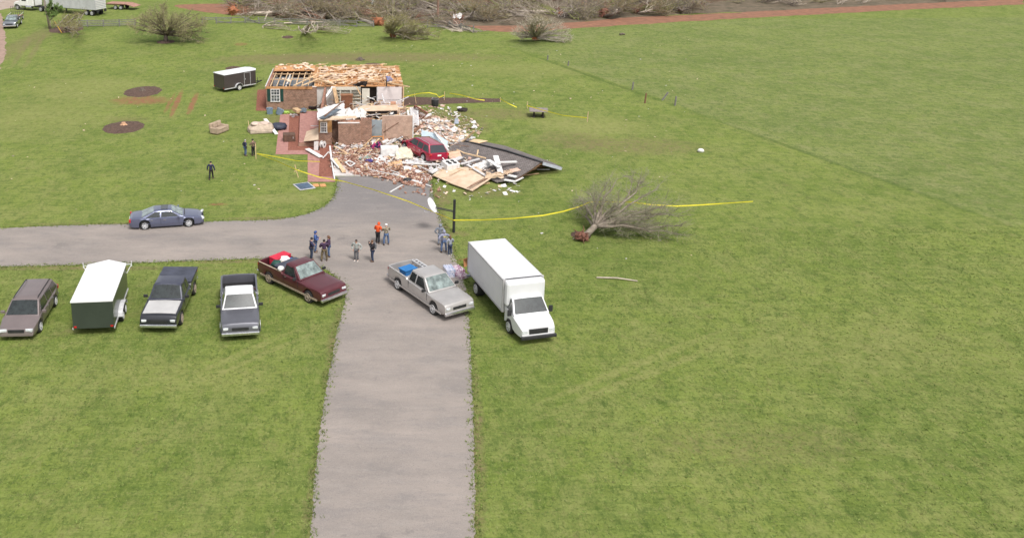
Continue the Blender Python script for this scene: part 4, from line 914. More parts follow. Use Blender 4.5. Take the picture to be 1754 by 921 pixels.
# sofa, bag, loveseat on the lawn
sofa_m = mat('beige_upholstery', (.46, .37, .29), .95, .2, 3, bump=.4)
t = thing('upturned_sofa', 'beige sofa lying on its back on the lawn beside the walk', 'sofa', P(446, 225), R(12))
MB().loft([[(x, y * w, z0) for y, z0 in ((-.75, .05), (-.85, .35), (-.6, h), (0, h + .12), (.7, h), (.85, .35), (.75, .05))] for x, w, h in ((-1.15, .35, .30), (-.95, .8, .50), (-.3, 1, .72), (.5, 1, .75), (1.05, .9, .60), (1.2, .6, .35))]).build('base', sofa_m, t, smooth='auto')
for x in (-.45, .4): blob((x, -.1, .78), .48, int(x * 10) + 60, (.9, 1.05, .30), rough=.1).build('cushion', mat('pink_beige', (.55, .43, .36), .95, .15, 3), t, smooth=True)
MB().bb(-1.0, 1.0, -.95, -.80, .03, .32).build('arm', sofa_m, t, bevel=.06)
solo(blob((0, 0, .25), .75, 9, (1.1, .7, .55), rough=.2), 'dark_bag', mat('navy_bag', (.035, .04, .065), .6, .5, 3), 'dark blue bag between the upturned sofa and the walk', 'bag', P(476, 222), smooth=True)
solo(blob((0, 0, .12), .25, 19, (1, 1, .7)), 'white_pot', skyb, 'small pale pot in front of the upturned sofa', 'pot', P(465, 227))
t = thing('loveseat', 'beige two seat sofa standing alone on the lawn', 'sofa', P(375.5, 227), R(62))
sb = mat('tan_upholstery', (.38, .29, .21), .95, .2, 3, bump=.4)
MB().bb(-.80, .80, -.45, .45, .06, .36).build('seat_base', sb, t, bevel=.05)
MB().box((0, .42, .62), (1.6, .26, .66), (R(-10), 0, 0)).build('backrest', sb, t, bevel=.08)
for s in (-1, 1): MB().bb(s * .74 - .13, s * .74 + .13, -.50, .40, .06, .62).build('armrest', sb, t, bevel=.08); MB().bb(s * .31 - .29, s * .31 + .29, -.46, .26, .365, .52).build('seat_cushion', sb, t, bevel=.06); MB().box((s * .31, .24, .72), (.56, .20, .42), (R(-12), 0, 0)).build('back_cushion', sb, t, bevel=.07)

# ---- uncountable rubble
def inside(p, poly):
    c = False; n = len(poly)
    for i in range(n):
        a, b = poly[i], poly[(i + 1) % n]
        if (a[1] > p[1]) != (b[1] > p[1]) and p[0] < (b[0] - a[0]) * (p[1] - a[1]) / (b[1] - a[1]) + a[0]: c = not c
    return c
def scatter(polypx, n, fn, seed, hmax=.3, edge=1.2):
    """rubble inside a measured outline; the heap is deepest in its middle"""
    poly = [P(*p) for p in polypx]; rr = random.Random(seed); xs = [p.x for p in poly]; ys = [p.y for p in poly]; mb = MB(); k = 0
    while k < n:
        x, y = rr.uniform(min(xs), max(xs)), rr.uniform(min(ys), max(ys))
        if not inside((x, y), poly): continue
        d = min(((Vector((x, y)) - Vector((a.x, a.y))).length) for a in poly)
        h = rr.random() * hmax * min(1, d / edge); fn(mb, x, y, h, rr); k += 1
    return mb
bricks = [mat('loose_brick_a', (.345, .185, .130), .9, .3, 9), mat('loose_brick_b', (.235, .115, .082), .9, .3, 9), mat('loose_brick_c', (.43, .28, .21), .9, .25, 9), mat('loose_brick_d', (.50, .42, .37), .9, .2, 9)]
def brk(mb, x, y, h, rr): mb.box((x, y, .07 + h), (.20, .10, .075), (rr.uniform(-.7, .7), rr.uniform(-.7, .7), rr.uniform(0, PI)), mi=rr.choice((0, 0, 1, 1, 2, 3)))
RUB = [(563, 262), (585, 256), (620, 253), (660, 254), (690, 262), (715, 278), (738, 292), (738, 306), (726, 322), (696, 318), (668, 309), (640, 303), (606, 301), (590, 288), (575, 274)]
def shard(ms):
    def f(mb, x, y, h, rr):
        s = rr.choice((.07, .10, .14, .18, .26, .42)); mb.box((x, y, .05 + h), (s, s * rr.uniform(.4, 1), .02), (rr.uniform(-.5, .5), rr.uniform(-.5, .5), rr.uniform(0, PI)), mi=rr.randrange(ms))
    return f
def mound(polypx, hgt, name, m, seed, step=.35):
    poly = [P(*p) for p in polypx]; rr = random.Random(seed); xs = [p.x for p in poly]; ys = [p.y for p in poly]; mb = MB(); nx = int((max(xs) - min(xs)) / step) + 1; ny = int((max(ys) - min(ys)) / step) + 1; idx = {}
    vs_ = []; fs = []
    for j in range(ny + 1):
        for i in range(nx + 1):
            x, y = min(xs) + i * step, min(ys) + j * step
            if inside((x, y), poly):
                d = min((Vector((x, y)) - Vector((a.x, a.y))).length for a in poly); idx[(i, j)] = len(vs_); vs_.append((x, y, .03 + min(1, d / 1.6) * hgt * rr.uniform(.5, 1)))
    for (i, j) in idx:
        q = [(i, j), (i + 1, j), (i + 1, j + 1), (i, j + 1)]
        if all(t in idx for t in q): fs.append(tuple(idx[t] for t in q))
    mb.add(vs_, fs); return tag(mb.build(name, m), 'low mound of mortar dust and broken brick under the rubble', 'rubble', kind='stuff')
mound(RUB, .20, 'rubble_mound', mat('mortar_dust', (.40, .25, .18), .95, .3, 3, bump=.8), 3)
tag(scatter(RUB, 5200, brk, 31, .30, 1.6).build('brick_rubble', bricks), 'loose broken bricks heaped where the garage stood', 'rubble', kind='stuff')
tag(scatter(RUB, 900, shard(7), 39, .34, 1.6).build('pale_rubble', [drywall, greyw, board, insul, bricks[3], bricks[2], mat('dusty_pink', (.55, .36, .30), .9, .2, 5)]), 'pale mortar, plaster and wood bits among the loose bricks', 'rubble', kind='stuff')
tag(scatter([(560, 300), (640, 303), (700, 335), (756, 340), (750, 300), (700, 250), (560, 250)], 260, brk, 32, .02, 2).build('scattered_bricks', bricks), 'stray bricks thinly strewn round the rubble', 'rubble', kind='stuff')
def stick(mb, x, y, h, rr):
    l = rr.uniform(.4, 1.8); a = rr.uniform(0, PI); d = Vector((math.cos(a), math.sin(a), rr.uniform(-.12, .25))) * l; mb.beam((x, y, .08 + h), Vector((x, y, .08 + h)) + d, rr.choice((.04, .07, .12)), .04, mi=rr.randrange(5))
shm = [whitep, greyw, drywall, board, insul, bricks[2], mat('dusty_pink', (.55, .36, .30), .9, .2, 5)]
tag(scatter([(700, 200), (722, 196), (760, 205), (785, 222), (800, 240), (790, 262), (766, 262), (740, 235), (708, 232)], 2300, shard(7), 33, .35, 2).build('plaster_fragments', shm), 'pale plaster and insulation fragments strewn right of the brick wall', 'debris', kind='stuff')
tag(scatter([(690, 185), (760, 180), (830, 215), (815, 250), (730, 230)], 420, shard(7), 34, .02, 2).build('strewn_fragments', shm), 'sparse pale fragments strewn over the lawn', 'debris', kind='stuff')
tag(scatter([(740, 300), (880, 300), (900, 330), (800, 345), (745, 345)], 60, shard(5), 38, .02, 2).build('strewn_scraps', shm), 'sparse scraps in the grass before the beige panel', 'debris', kind='stuff')
tag(scatter([(655, 252), (700, 250), (760, 275), (850, 285), (870, 306), (800, 300), (720, 296), (660, 290)], 900, shard(7), 35, .55, 1.2).build('wallboard_fragments', shm), 'broken wallboard pieces round the red car and beige panel', 'debris', kind='stuff')
stm = [wood, wood2, woodd, whitep, greyw]
tag(scatter([(575, 262), (700, 250), (800, 240), (850, 280), (830, 300), (700, 320), (600, 296)], 170, stick, 36, .45, 1.2).build('splintered_lumber', stm), 'splintered sticks and laths through the rubble', 'debris', kind='stuff')
tag(scatter([(588, 247), (650, 247), (700, 243), (710, 254), (650, 262), (570, 262)], 260, shard(7), 37, .5, .8).build('wall_foot_debris', shm + []), 'mixed debris at the foot of the broken brick walls', 'debris', kind='stuff')
# inside the front block
def zone(x0, x1, y0, y1, z, n, fn, seed, hm, name, ms, lab):
    rr = random.Random(seed); mb = MB()
    for _ in range(n): fn(mb, rr.uniform(x0, x1), rr.uniform(y0, y1), z + rr.random() * hm, rr)
    tag(mb.build(name, ms), lab, 'debris', kind='stuff')
zone(-3.2, 4.2, 79.2, 89.6, .2, 620, shard(7), 41, .9, 'room_debris', shm, 'plaster, boards and insulation filling the broken front rooms')
zone(-3.2, 4.2, 79.2, 89.6, .3, 130, stick, 42, 1.0, 'room_lumber', stm, 'broken laths inside the front rooms')
zone(-9.2, -4.6, 90.6, 98.2, .2, 160, shard(7), 43, .5, 'wing_debris', [slate, darkr, slate, darkr, insul, woodd, greyw], 'dark cloth and plaster lying in the roofless left rooms')
# on the deck: insulation tufts and torn wood
rr = random.Random(51); mb = MB()
for k in range(330):
    u = rr.random()
    x = rr.uniform(-9.3, 3.9); y = rr.uniform(YF + .4, YB + .9)
    if x < -4.9 and y < YB - 2.0 and rr.random() < .93: continue
    if x > -5 and not (((x - .9) ** 2 / 6 + (y - 94.5) ** 2 / 7 < 1) or rr.random() < .48): continue
    z = WH + .22 + (.16 if x < -5 else 0) + rr.random() * .12
    blob((x, y, z), rr.uniform(.09, .30), k, (rr.uniform(.7, 1.5), rr.uniform(.7, 1.5), .42), 7, .35, mb)
    n_ = 7 * 3 + 2
mb.mi = [0] * len(mb.f)
tag(mb.build('insulation_tufts', insul), 'cream insulation tufts strewn over the open attic deck', 'insulation', kind='stuff')
rr = random.Random(52); mb = MB()
for k in range(150):
    x = rr.uniform(-9.2, 3.8); y = rr.uniform(YF + .2, YB + .9)
    if x < -5 and y < YB - 2 and rr.random() < .90: continue
    a = rr.choice((rr.uniform(-.3, .3), rr.uniform(0, PI))); l = rr.uniform(.6, 3.0); d = Vector((math.cos(a), math.sin(a), rr.uniform(-.05, .12))) * l
    c = Vector((x, y, WH + .25 + rr.random() * .18)); c.x = min(c.x, X1 - abs(d.x) / 2); c.x = max(c.x, X0 + abs(d.x) / 2); mb.beam(c - d / 2, c + d / 2, rr.choice((.05, .09, .14, .3)), .04, mi=rr.randrange(4))
tag(mb.build('attic_lumber', [wood, ply, wood2, board]), 'broken rafters and laths heaped on the attic deck', 'debris', kind='stuff')
LB = [((503, 147), (543, 128), 'broken rafter slanting up over the left rooms'), ((517, 147), (566, 127), 'broken rafter rising to the middle of the deck'), ((610, 148), (618, 163), 'short broken stud hanging over the cream door'), ((660, 141), (701, 149), 'pale lath poking out past the right end of the deck'),
      ((571, 140), (600, 128), 'pale rafter above the built in shelves'), ((529, 131), (575, 146), 'pale lath crossing the deck joint')]
for a, b, lab in LB: plank(a, b, .12, .09, wood, lab, 'broken_rafter', 'rafter', 2.75, 2.85 if a != (610, 148) else 1.9)
plank((662, 148), (662, 138), .10, .10, dark_m, 'black vent pipe standing at the right of the attic deck', 'vent_pipe', 'pipe', 2.4, 3.1)
A_ = P(662, 148, 2.4)
crumple([(661, 132, 2.7), (669, 132, 2.7), (673, 138, 2.7), (663, 139, 2.7)], mat('blue_cloth', (.20, .22, .38), .9, .3, 4), 'blue cloth lying on the right of the attic deck', 'cloth', 'cloth', .15, 61, 5)
crumple([(602, 148, 2.5), (628, 146, 2.5), (630, 140, 2.9), (612, 143, 2.9)], darkr, 'black roofing felt hanging over the shelves', 'roofing_felt', 'felt', .15, 62, 6)
crumple([(478, 147, 2.2), (502, 147, 2.2), (503, 130, 1.9), (480, 130, 1.9)], slate, 'slate blue sheet seen below the joists of the left rooms', 'cloth_sheet', 'cloth', .08, 63, 6)
# ------------------------------------------------------------------ people
skin = mat('skin', (.50, .30, .22), .6, .08, 6); skin_d = mat('eye_dark', (.03, .02, .02), .4, .1, 6)
def skinned(name, nodes, edges, m, parent, root_i=0, extra=None, sub=1):
    me = bpy.data.meshes.new(name); me.from_pydata([n[0] for n in nodes], edges, [])
    o = bpy.data.objects.new('tmp_' + name, me); C.objects.link(o)
    o.modifiers.new('s', 'SKIN'); sd = o.modifiers.new('u', 'SUBSURF'); sd.levels = sub; sd.render_levels = sub
    lay = me.skin_vertices[0].data if me.skin_vertices else None
    if lay is None:
        bm_ = None
    for i, n in enumerate(nodes):
        r = n[1]; me.skin_vertices[0].data[i].radius = r if isinstance(r, tuple) else (r, r)
        me.skin_vertices[0].data[i].use_root = (i == root_i)
    bpy.context.view_layer.update()
    dg = bpy.context.evaluated_depsgraph_get(); ev = o.evaluated_get(dg); m2 = bpy.data.meshes.new_from_object(ev)
    C.objects.unlink(o); bpy.data.objects.remove(o)
    mb = MB(); mb.add([v.co for v in m2.vertices], [tuple(p.vertices) for p in m2.polygons]); bpy.data.meshes.remove(m2)
    if extra: extra(mb)
    ms = m if isinstance(m, (list, tuple)) else [m]
    return mb.build(name, ms, parent, smooth=True)

def person(label, px, py, face, top_m, leg_m, pose='stand', arms='down', hair=None, hood=None, cap=None, hgt=1.75, lean=0.0, shoe=None, pack=None, group=None, width=1.0, hold=None, head_down=0.0):
    """face: heading in degrees, 0 = towards +Y (away from the viewer), 180 = towards the viewer"""
    S = .80 * hgt / 1.75; WX = 1.30 * width
    st = {'stand': (.10, .10, 0, 0), 'wide': (.17, .17, .02, -.02), 'walk': (.09, .09, .26, -.24)}[pose]
    def J(x, y, z, bend=1): # x right, y forward, z up; lean from the hips
        if z > .92: y += math.sin(lean) * (z - .92) * bend
        return Vector((x * WX, y, z))
    j = dict(pel=J(0, 0, .96), wst=J(0, 0, 1.10), chs=J(0, .0, 1.30), nkb=J(0, -.01, 1.45), nkt=J(0, .03 + head_down * .3, 1.53), hed=J(0, .05 + head_down, 1.62 - head_down * .3), top=J(0, .05 + head_down * 1.2, 1.72 - head_down * .3))
    for s, sg, lx, fy in (('R', 1, st[0], st[2]), ('L', -1, st[1], st[3])):
        j['sh' + s] = J(sg * .19, 0, 1.42)
        if arms == 'down': el, wr = (sg * .27, -.03, 1.13), (sg * .28, .07, .90)
        elif arms == 'front': el, wr = (sg * .26, .05, 1.14), (sg * .08, .28, 1.17)
        elif arms == 'crossed': el, wr = (sg * .25, .10, 1.15), (-sg * .06, .22, 1.20)
        elif arms == 'pocket': el, wr = (sg * .32, -.10, 1.15), (sg * .20, .05, .95)
        elif arms == 'camera': el, wr = (sg * .24, .20, 1.24), (sg * .07, .24, 1.56)
        elif arms == 'hip': el, wr = (sg * .38, -.12, 1.18), (sg * .20, .02, 1.02)
        elif arms == 'reach': el, wr = (sg * .25, .16, 1.20), ((.22 if sg > 0 else .10), .34, 1.20)
        j['el' + s] = J(*el); j['wr' + s] = J(*wr); d = (j['wr' + s] - j['el' + s]).normalized(); j['pm' + s] = j['wr' + s] + d * .09; j['d' + s] = d
        j['hp' + s] = Vector((sg * .10, 0, .92)); j['kn' + s] = Vector((sg * lx * 1.05, fy * .5 + .03, .50)); j['an' + s] = Vector((sg * lx * 1.15, fy - .02, .10)); j['to' + s] = Vector((sg * lx * 1.35, fy + .15, .035))
    def build(keys, edges, rad, name, m, parent, extra=None):
        nodes = [(j[k] * 1.0, rad[k]) for k in keys]; ed = [(keys.index(a), keys.index(b)) for a, b in edges]
        return skinned(name, nodes, ed, m, parent, 0, extra)
    rb = {'pel': (.14, .10), 'wst': (.13, .095), 'chs': (.155, .11), 'nkb': .07, 'nkt': .052, 'hed': (.078, .095), 'top': (.055, .065)}
    for s in 'RL': rb.update({'sh' + s: .062, 'el' + s: .044, 'wr' + s: .030, 'pm' + s: (.035, .020), 'hp' + s: .088, 'kn' + s: .058, 'an' + s: .038, 'to' + s: .032})
    K = ['pel', 'wst', 'chs', 'nkb', 'nkt', 'hed', 'top'] + [k + s for s in 'RL' for k in ('sh', 'el', 'wr', 'pm', 'hp', 'kn', 'an', 'to')]
    ED = [('pel', 'wst'), ('wst', 'chs'), ('chs', 'nkb'), ('nkb', 'nkt'), ('nkt', 'hed'), ('hed', 'top')]
    for s in 'RL': ED += [('nkb', 'sh' + s), ('sh' + s, 'el' + s), ('el' + s, 'wr' + s), ('wr' + s, 'pm' + s), ('pel', 'hp' + s), ('hp' + s, 'kn' + s), ('kn' + s, 'an' + s), ('an' + s, 'to' + s)]
    def face_bits(mb):
        h = j['hed']
        mb.loft([[h + Vector(p) for p in r_] for r_ in ([(-.016, .085, -.02), (.016, .085, -.02), (.012, .125, -.022), (-.012, .125, -.022)], [(-.008, .085, .025), (.008, .085, .025), (.006, .10, .022), (-.006, .10, .022)])])
        for s in (-1, 1): mb.ball(h + Vector((s * .083, 0, .0)), .026, 6, 0, (.4, .8, 1.2)); mb.ball(h + Vector((s * .034, .088, .022)), .012, 6, 1)
        mb.box(h + Vector((0, .088, -.052)), (.045, .012, .009), mi=1)
        for s, sg in (('R', 1), ('L', -1)):
            pm, d = j['pm' + s], j['d' + s]; side = d.cross(Vector((0, 0, 1))); side = side.normalized() if side.length > .2 else Vector((0, 1, 0)); nrm = side.cross(d)
            for f in range(4):
                a = pm + side * (-.027 + f * .018); l = (.060, .070, .066, .050)[f]; b = a + d * l * .55 - nrm * .006; c = b + d * l * .45 - nrm * .018 * sg
                mb.path([a - d * .02, b, c], [.0095, .009, .007], 5)
            mb.path([pm - d * .05 + side * .03 * sg, pm - d * .02 + side * .055 * sg, pm + d * .012 + side * .062 * sg], [.011, .010, .008], 5)
    root = build(K, ED, rb, 'person', [skin, skin_d], None, face_bits)
    pos = P(px, py); root.location = pos; root.rotation_euler = (0, 0, R(-face) if False else R(face)); root.scale = (S, S, S)
    tag(root, label, 'person', group)
    # clothes
    rj = {'wst': (.175, .15), 'chs': (.195, .165), 'nkb': (.12, .10), 'pel': (.175, .15)}
    for s in 'RL': rj.update({'sh' + s: .095, 'el' + s: .076, 'wr' + s: .056})
    build(['pel', 'wst', 'chs', 'nkb'] + [k + s for s in 'RL' for k in ('sh', 'el', 'wr')], [('pel', 'wst'), ('wst', 'chs'), ('chs', 'nkb')] + [e for s in 'RL' for e in (('nkb', 'sh' + s), ('sh' + s, 'el' + s), ('el' + s, 'wr' + s))], rj, 'jacket', top_m, root)
    rt = {'pel': (.150, .115)}
    for s in 'RL': rt.update({'hp' + s: .115, 'kn' + s: .088, 'an' + s: .074})
    build(['pel'] + [k + s for s in 'RL' for k in ('hp', 'kn', 'an')], [e for s in 'RL' for e in (('pel', 'hp' + s), ('hp' + s, 'kn' + s), ('kn' + s, 'an' + s))], rt, 'trousers', leg_m, root)
    for s in 'RL':
        a, t = j['an' + s], j['to' + s]; mb = MB(); d = (t - a); d.z = 0; d.normalize(); w = Vector((-d.y, d.x, 0))
        rings = [[a + d * x + w * (-ww) + Vector((0, 0, -a.z)), a + d * x + w * ww + Vector((0, 0, -a.z)), a + d * x + w * ww * .8 + Vector((0, 0, h_ - a.z)), a + d * x - w * ww * .8 + Vector((0, 0, h_ - a.z))] for x, ww, h_ in ((-.08, .035, .09), (-.03, .045, .12), (.06, .048, .10), (.16, .050, .065), (.21, .028, .035))]
        mb.loft(rings); mb.build('shoe', shoe or mat('work_boot', (.09, .06, .045), .8, .2, 5), root)
    h = j['hed'] + Vector((0, -.005, .02))
    if hair: 
        mb = MB(); mb.ball(h + Vector((0, -.012, .012)), .108, 12, 0, (.92, 1.05, 1.08) if hair[1] == 'short' else (1.0, 1.1, 1.1))
        if hair[1] == 'long': mb.path([h + Vector((0, -.06, .02)), h + Vector((0, -.10, -.10)), h + Vector((0, -.11, -.24))], [.085, .09, .05], 10)
        mb.v = [(v[0], min(v[1], h.y + .055) if v[2] < h.z + .06 else v[1], v[2]) for v in mb.v]
        mb.build('hair', hair[0], root, smooth=True)
    if cap:
        mb = MB(); mb.lathe([(.108, 0), (.110, .03), (.098, .075), (.06, .105), (.01, .112)], h + Vector((0, -.005, .035)), 14); mb.slab([h + Vector((-.075, .09, .045)), h + Vector((.075, .09, .045)), h + Vector((.055, .175, .03)), h + Vector((-.055, .175, .03))], .012, nrm=(0, 0, 1)); mb.build('cap', cap, root, smooth='auto')
    if hood:
        mb = MB(); rings = []
        for i in range(7):
            a = -PI / 2 + PI * i / 6 * .98; rr_ = .135 * max(.12, math.cos(a * .95)); rings.append([h + Vector((rr_ * .92 * math.cos(2 * PI * k / 12), -.02 + rr_ * 1.06 * math.sin(2 * PI * k / 12) * (.55 if math.sin(2 * PI * k / 12) > 0 and i < 4 else 1), .145 * math.sin(a) + .01)) for k in range(12)])
        mb.loft(rings); mb.build('hood', hood, root, smooth=True)
    if pack:
        mb = MB(); mb.box(j['chs'] + Vector((0, -.20, .0)), (.30 * WX, .16, .44)); o = mb.build('backpack', pack, root, bevel=.04)
    if hold: hold(root, j)
    return root
def cl(n, c, c2=None, sc=6): return mat(n, c, .9, .28, sc, col2=c2)
navy = cl('navy_cloth', (.030, .032, .075)); blue = cl('blue_cloth2', (.045, .085, .24)); jean = cl('denim', (.085, .13, .24)); jeand = cl('dark_denim', (.035, .050, .095)); blk = cl('black_cloth', (.022, .020, .024))
camo = mat('camo', (.40, .34, .25), .9, .2, 9, col2=(.10, .085, .06), lo=.44, hi=.54); camob = mat('brown_camo', (.25, .17, .12), .9, .2, 9, col2=(.075, .05, .04), lo=.44, hi=.54)
olive = mat('olive_camo', (.17, .13, .07), .9, .2, 9, col2=(.06, .045, .03), lo=.44, hi=.54)
grey = cl('grey_fleece', (.33, .35, .33)); greyt = cl('grey_trousers', (.13, .13, .14)); orange = cl('orange_hoodie', (.72, .095, .022)); lav = cl('lavender_grey', (.26, .27, .36)); lgrey = cl('light_grey_top', (.30, .32, .38)); plum = cl('plum_cloth', (.065, .035, .075))
brownh = mat('brown_hair', (.14, .07, .04), .8, .3, 8); darkh = mat('dark_hair', (.03, .022, .02), .8, .3, 8); whitec = mat('white_cap', (.72, .70, .68), .8, .1, 8); greyh = mat('grey_hair', (.35, .33, .31), .8, .2, 8); pale = mat('pale_shoe', (.50, .48, .45), .8, .2, 8)
g1 = 'people talking on the drive'
person('person in navy jacket and jeans standing beside a man in brown camouflage on the lawn', 420.5, 267, -60, navy, jean, arms='pocket', hair=(greyh, 'short'))
person('person in brown camouflage jacket and black trousers by the taped stake on the lawn', 434, 266.5, 40, camob, blk, arms='front', cap=blk)
person('person in dark jacket walking alone across the left lawn', 362, 307, -10, navy, blk, 'walk', 'down', cap=blk)
person('person in navy jacket with black cap at the left of the group of four', 533.5, 444, -75, navy, jeand, arms='crossed', cap=blk, group=g1)
person('person in bright blue hooded top behind the one in navy jacket', 540.5, 432, -95, blue, jean, arms='front', hood=blue, group=g1)
person('person in dark jacket and camouflage trousers seen from behind in the group of four', 555.5, 447, 8, plum, olive, 'wide', 'front', hair=(darkh, 'short'), group=g1)
person('long haired person in purple top at the right of the group of four', 563.5, 440, 95, plum, jean, arms='front', hair=(brownh, 'long'), group=g1)
person('person in pale grey jacket and grey trousers facing the viewer on the drive', 610.5, 447, 160, grey, greyt, arms='pocket', hair=(darkh, 'short'), shoe=pale, group=g1)
def camera_hold(root, j):
    c = (j['pmR'] + j['pmL']) / 2; mb = MB(); mb.box(c, (.14, .07, .10)); mb.lathe([(.035, 0), (.035, .09), (.03, .09)], c, 10, 'Y'); mb.build('camera', dark_m, root)
person('person in dark clothes with grey backpack raising a camera', 638, 448, 100, blk, jeand, arms='camera', hair=(brownh, 'short'), pack=cl('grey_pack', (.13, .13, .14)), hold=camera_hold, group=g1)
person('person in orange hooded top and black trousers bending over papers', 647, 417, -35, orange, blk, arms='front', hood=orange, lean=.12, head_down=.04, group=g1)
person('person in camouflage shirt with white cap and jeans beside the orange hooded top', 661.5, 419.5, 12, camo, jean, 'wide', 'reach', cap=whitec, group=g1)
person('person in grey hooded top behind the one in lavender grey by the drive', 753.5, 420, -20, cl('grey_hoodie', (.20, .22, .26)), cl('grey_jean', (.18, .20, .25)), arms='pocket', hood=MATS['grey_hoodie'], group='three people at the edge of the drive')
def back_print(root, j):
    mb = MB(); mb.box(j['chs'] + Vector((0, -.148, .03)), (.20, .012, .035)); mb.box(j['chs'] + Vector((0, -.146, -.02)), (.16, .012, .022)); mb.build('back_print', mat('yellow_print', (.75, .62, .08), .8, .1, 8), root)
person('person in lavender grey hooded top with yellow print on the back and jeans', 760, 432, 15, lav, jean, 'wide', 'hip', hood=lav, hold=back_print, hgt=1.8, group='three people at the edge of the drive')
person('person with long brown hair, short light grey top and blue jeans by the drive edge', 770.5, 437.5, 25, lgrey, jeand, arms='front', hair=(brownh, 'long'), hgt=1.62, shoe=pale, group='three people at the edge of the drive')
# ------------------------------------------------------------------ trees
bark = mat('grey_bark', (.300, .255, .215), .95, .35, 4, bump=.5); barkd = mat('dark_bark', (.150, .120, .098), .95, .35, 4, bump=.5); barkp = mat('pale_bark', (.460, .390, .320), .95, .25, 4, bump=.4)
twig_m = mat('twig', (.270, .225, .175), .95, .25, 2); twig_g = mat('budding_twig', (.240, .210, .115), .95, .3, 1.5); bud = mat('spring_bud', (.270, .245, .095), .9, .35, 1.2); leafm = mat('young_leaf', (.120, .190, .045), .8, .35, 1.2); budb = mat('brown_bud', (.235, .150, .090), .9, .35, 1.2)
rootm = mat('clay_roots', (.330, .130, .065), .95, .35, 4, bump=.9); rootd = mat('dark_roots', (.180, .080, .055), .95, .35, 4, bump=.9)
def limb_tree(name, label, base, ends, r0, fork, n_sec=12, sec_len=1.3, n_tw=9, tw_len=.5, buds=3, seed=1, m_wood=bark, m_twig=twig_m, m_bud=bud, up=.15, roots=0, rootmat=None, group=None, thick=.5, cat='tree', sec_r=.035, tw_r=.012, bud_s=.07):
    """trunk from the base to the fork, a limb to every measured end, side branches and twigs along each"""
    rn = random.Random(seed); base = Vector(base); root = thing(name, label, cat, base, group=group); fork = Vector(fork) - base
    tr = MB(); tr.path([Vector((0, 0, -.05)), fork * .5 + Vector((rn.uniform(-.05, .05), 0, .02)), fork], [r0 * 1.25, r0, r0 * .85], 10)
    cr = MB()
    for e in ends:
        e = Vector(e) - base; d = e - fork; L = d.length; side = Vector((rn.uniform(-1, 1), rn.uniform(-1, 1), rn.uniform(-.3, 1))) * L * .09
        pts = [fork * .96] + [fork.lerp(e, t) + side * math.sin(t * PI) + Vector((rn.uniform(-1, 1), rn.uniform(-1, 1), rn.uniform(-1, 1))) * L * .022 for t in (.17, .34, .5, .67, .84)] + [e]
        for p in pts: p.z = max(p.z, .03)
        rr_ = [r0 * thick * (1 - i / 6) ** .9 + .012 for i in range(7)]
        tr.path(pts[:5], rr_[:5], 6); cr.path(pts[4:], rr_[4:], 4)
        dn = d.normalized()
        for k in range(n_sec):
            t = rn.uniform(.22, 1) ** .8; i = min(5, int(t * 6)); p = pts[i].lerp(pts[i + 1], t * 6 - i if t < 1 else 1)
            v = (dn * rn.uniform(.3, 1.2) + Vector((rn.gauss(0, .7), rn.gauss(0, .7), rn.gauss(up, .5)))).normalized() * sec_len * rn.uniform(.5, 1.15) * (1.1 - .4 * t)
            q1 = p + v * .5 + Vector((rn.uniform(-1, 1), rn.uniform(-1, 1), rn.uniform(-1, 1))) * .08 * sec_len; q2 = p + v + Vector((0, 0, up * sec_len * .3))
            q1.z = max(q1.z, .03); q2.z = max(q2.z, .03)
            cr.path([p, q1, q2], [sec_r, sec_r * .6, sec_r * .3], 3, cap=False)
            for _ in range(n_tw):
                f = rn.uniform(.15, 1); s0 = p.lerp(q1, f * 2) if f < .5 else q1.lerp(q2, f * 2 - 1)
                w = (v.normalized() * rn.uniform(.2, 1.1) + Vector((rn.gauss(0, .6), rn.gauss(0, .6), rn.gauss(up, .5)))).normalized() * tw_len * rn.uniform(.5, 1.3); s1 = s0 + w; s1.z = max(s1.z, .02)
                cr.path([s0, s1], [tw_r, tw_r * .4], 3, cap=False, mi=1)
                for _b in range(buds):
                    c = s0.lerp(s1, rn.uniform(.2, 1.05)) + Vector((rn.gauss(0, .05), rn.gauss(0, .05), rn.gauss(0, .05))); a = Vector((rn.gauss(0, 1), rn.gauss(0, 1), rn.gauss(0, 1))).normalized() * bud_s * rn.uniform(.5, 1.2); b_ = a.orthogonal().normalized() * bud_s * .5
                    cr.add([c - a, c + b_, c + a, c - b_], [(0, 1, 2, 3)], 2)
    tr.build('trunk', m_wood, root, smooth=True); cr.build('crown', [m_wood, m_twig, m_bud], root)
    if roots: root_ball(root, roots, rootmat or rootm, seed, m_wood)
    return root
def root_ball(root, r, m, seed, m_wood=None, at=(0, 0, 0)):
    rn = random.Random(seed + 99); mb = MB(); at = Vector(at)
    blob(at + Vector((0, 0, r * .55)), r * .75, seed, (1, .8, .8), 10, .35, mb)
    for k in range(34):
        d = Vector((rn.gauss(0, 1), rn.gauss(-.3, 1), rn.gauss(.3, .8))).normalized(); p = at + Vector((0, 0, r * .5)) + d * r * .4; q = p + d * r * rn.uniform(.4, .9) + Vector((0, 0, rn.uniform(-.1, .1))) * r; q.z = max(q.z, .02)
        mb.path([p, p.lerp(q, .5) + Vector((rn.gauss(0, .08), rn.gauss(0, .08), rn.gauss(0, .08))) * r, q], [r * .10, r * .06, r * .02], 4)
    return mb.build('root_ball', m, root)
E1 = lambda lst: [P(*e) for e in lst]
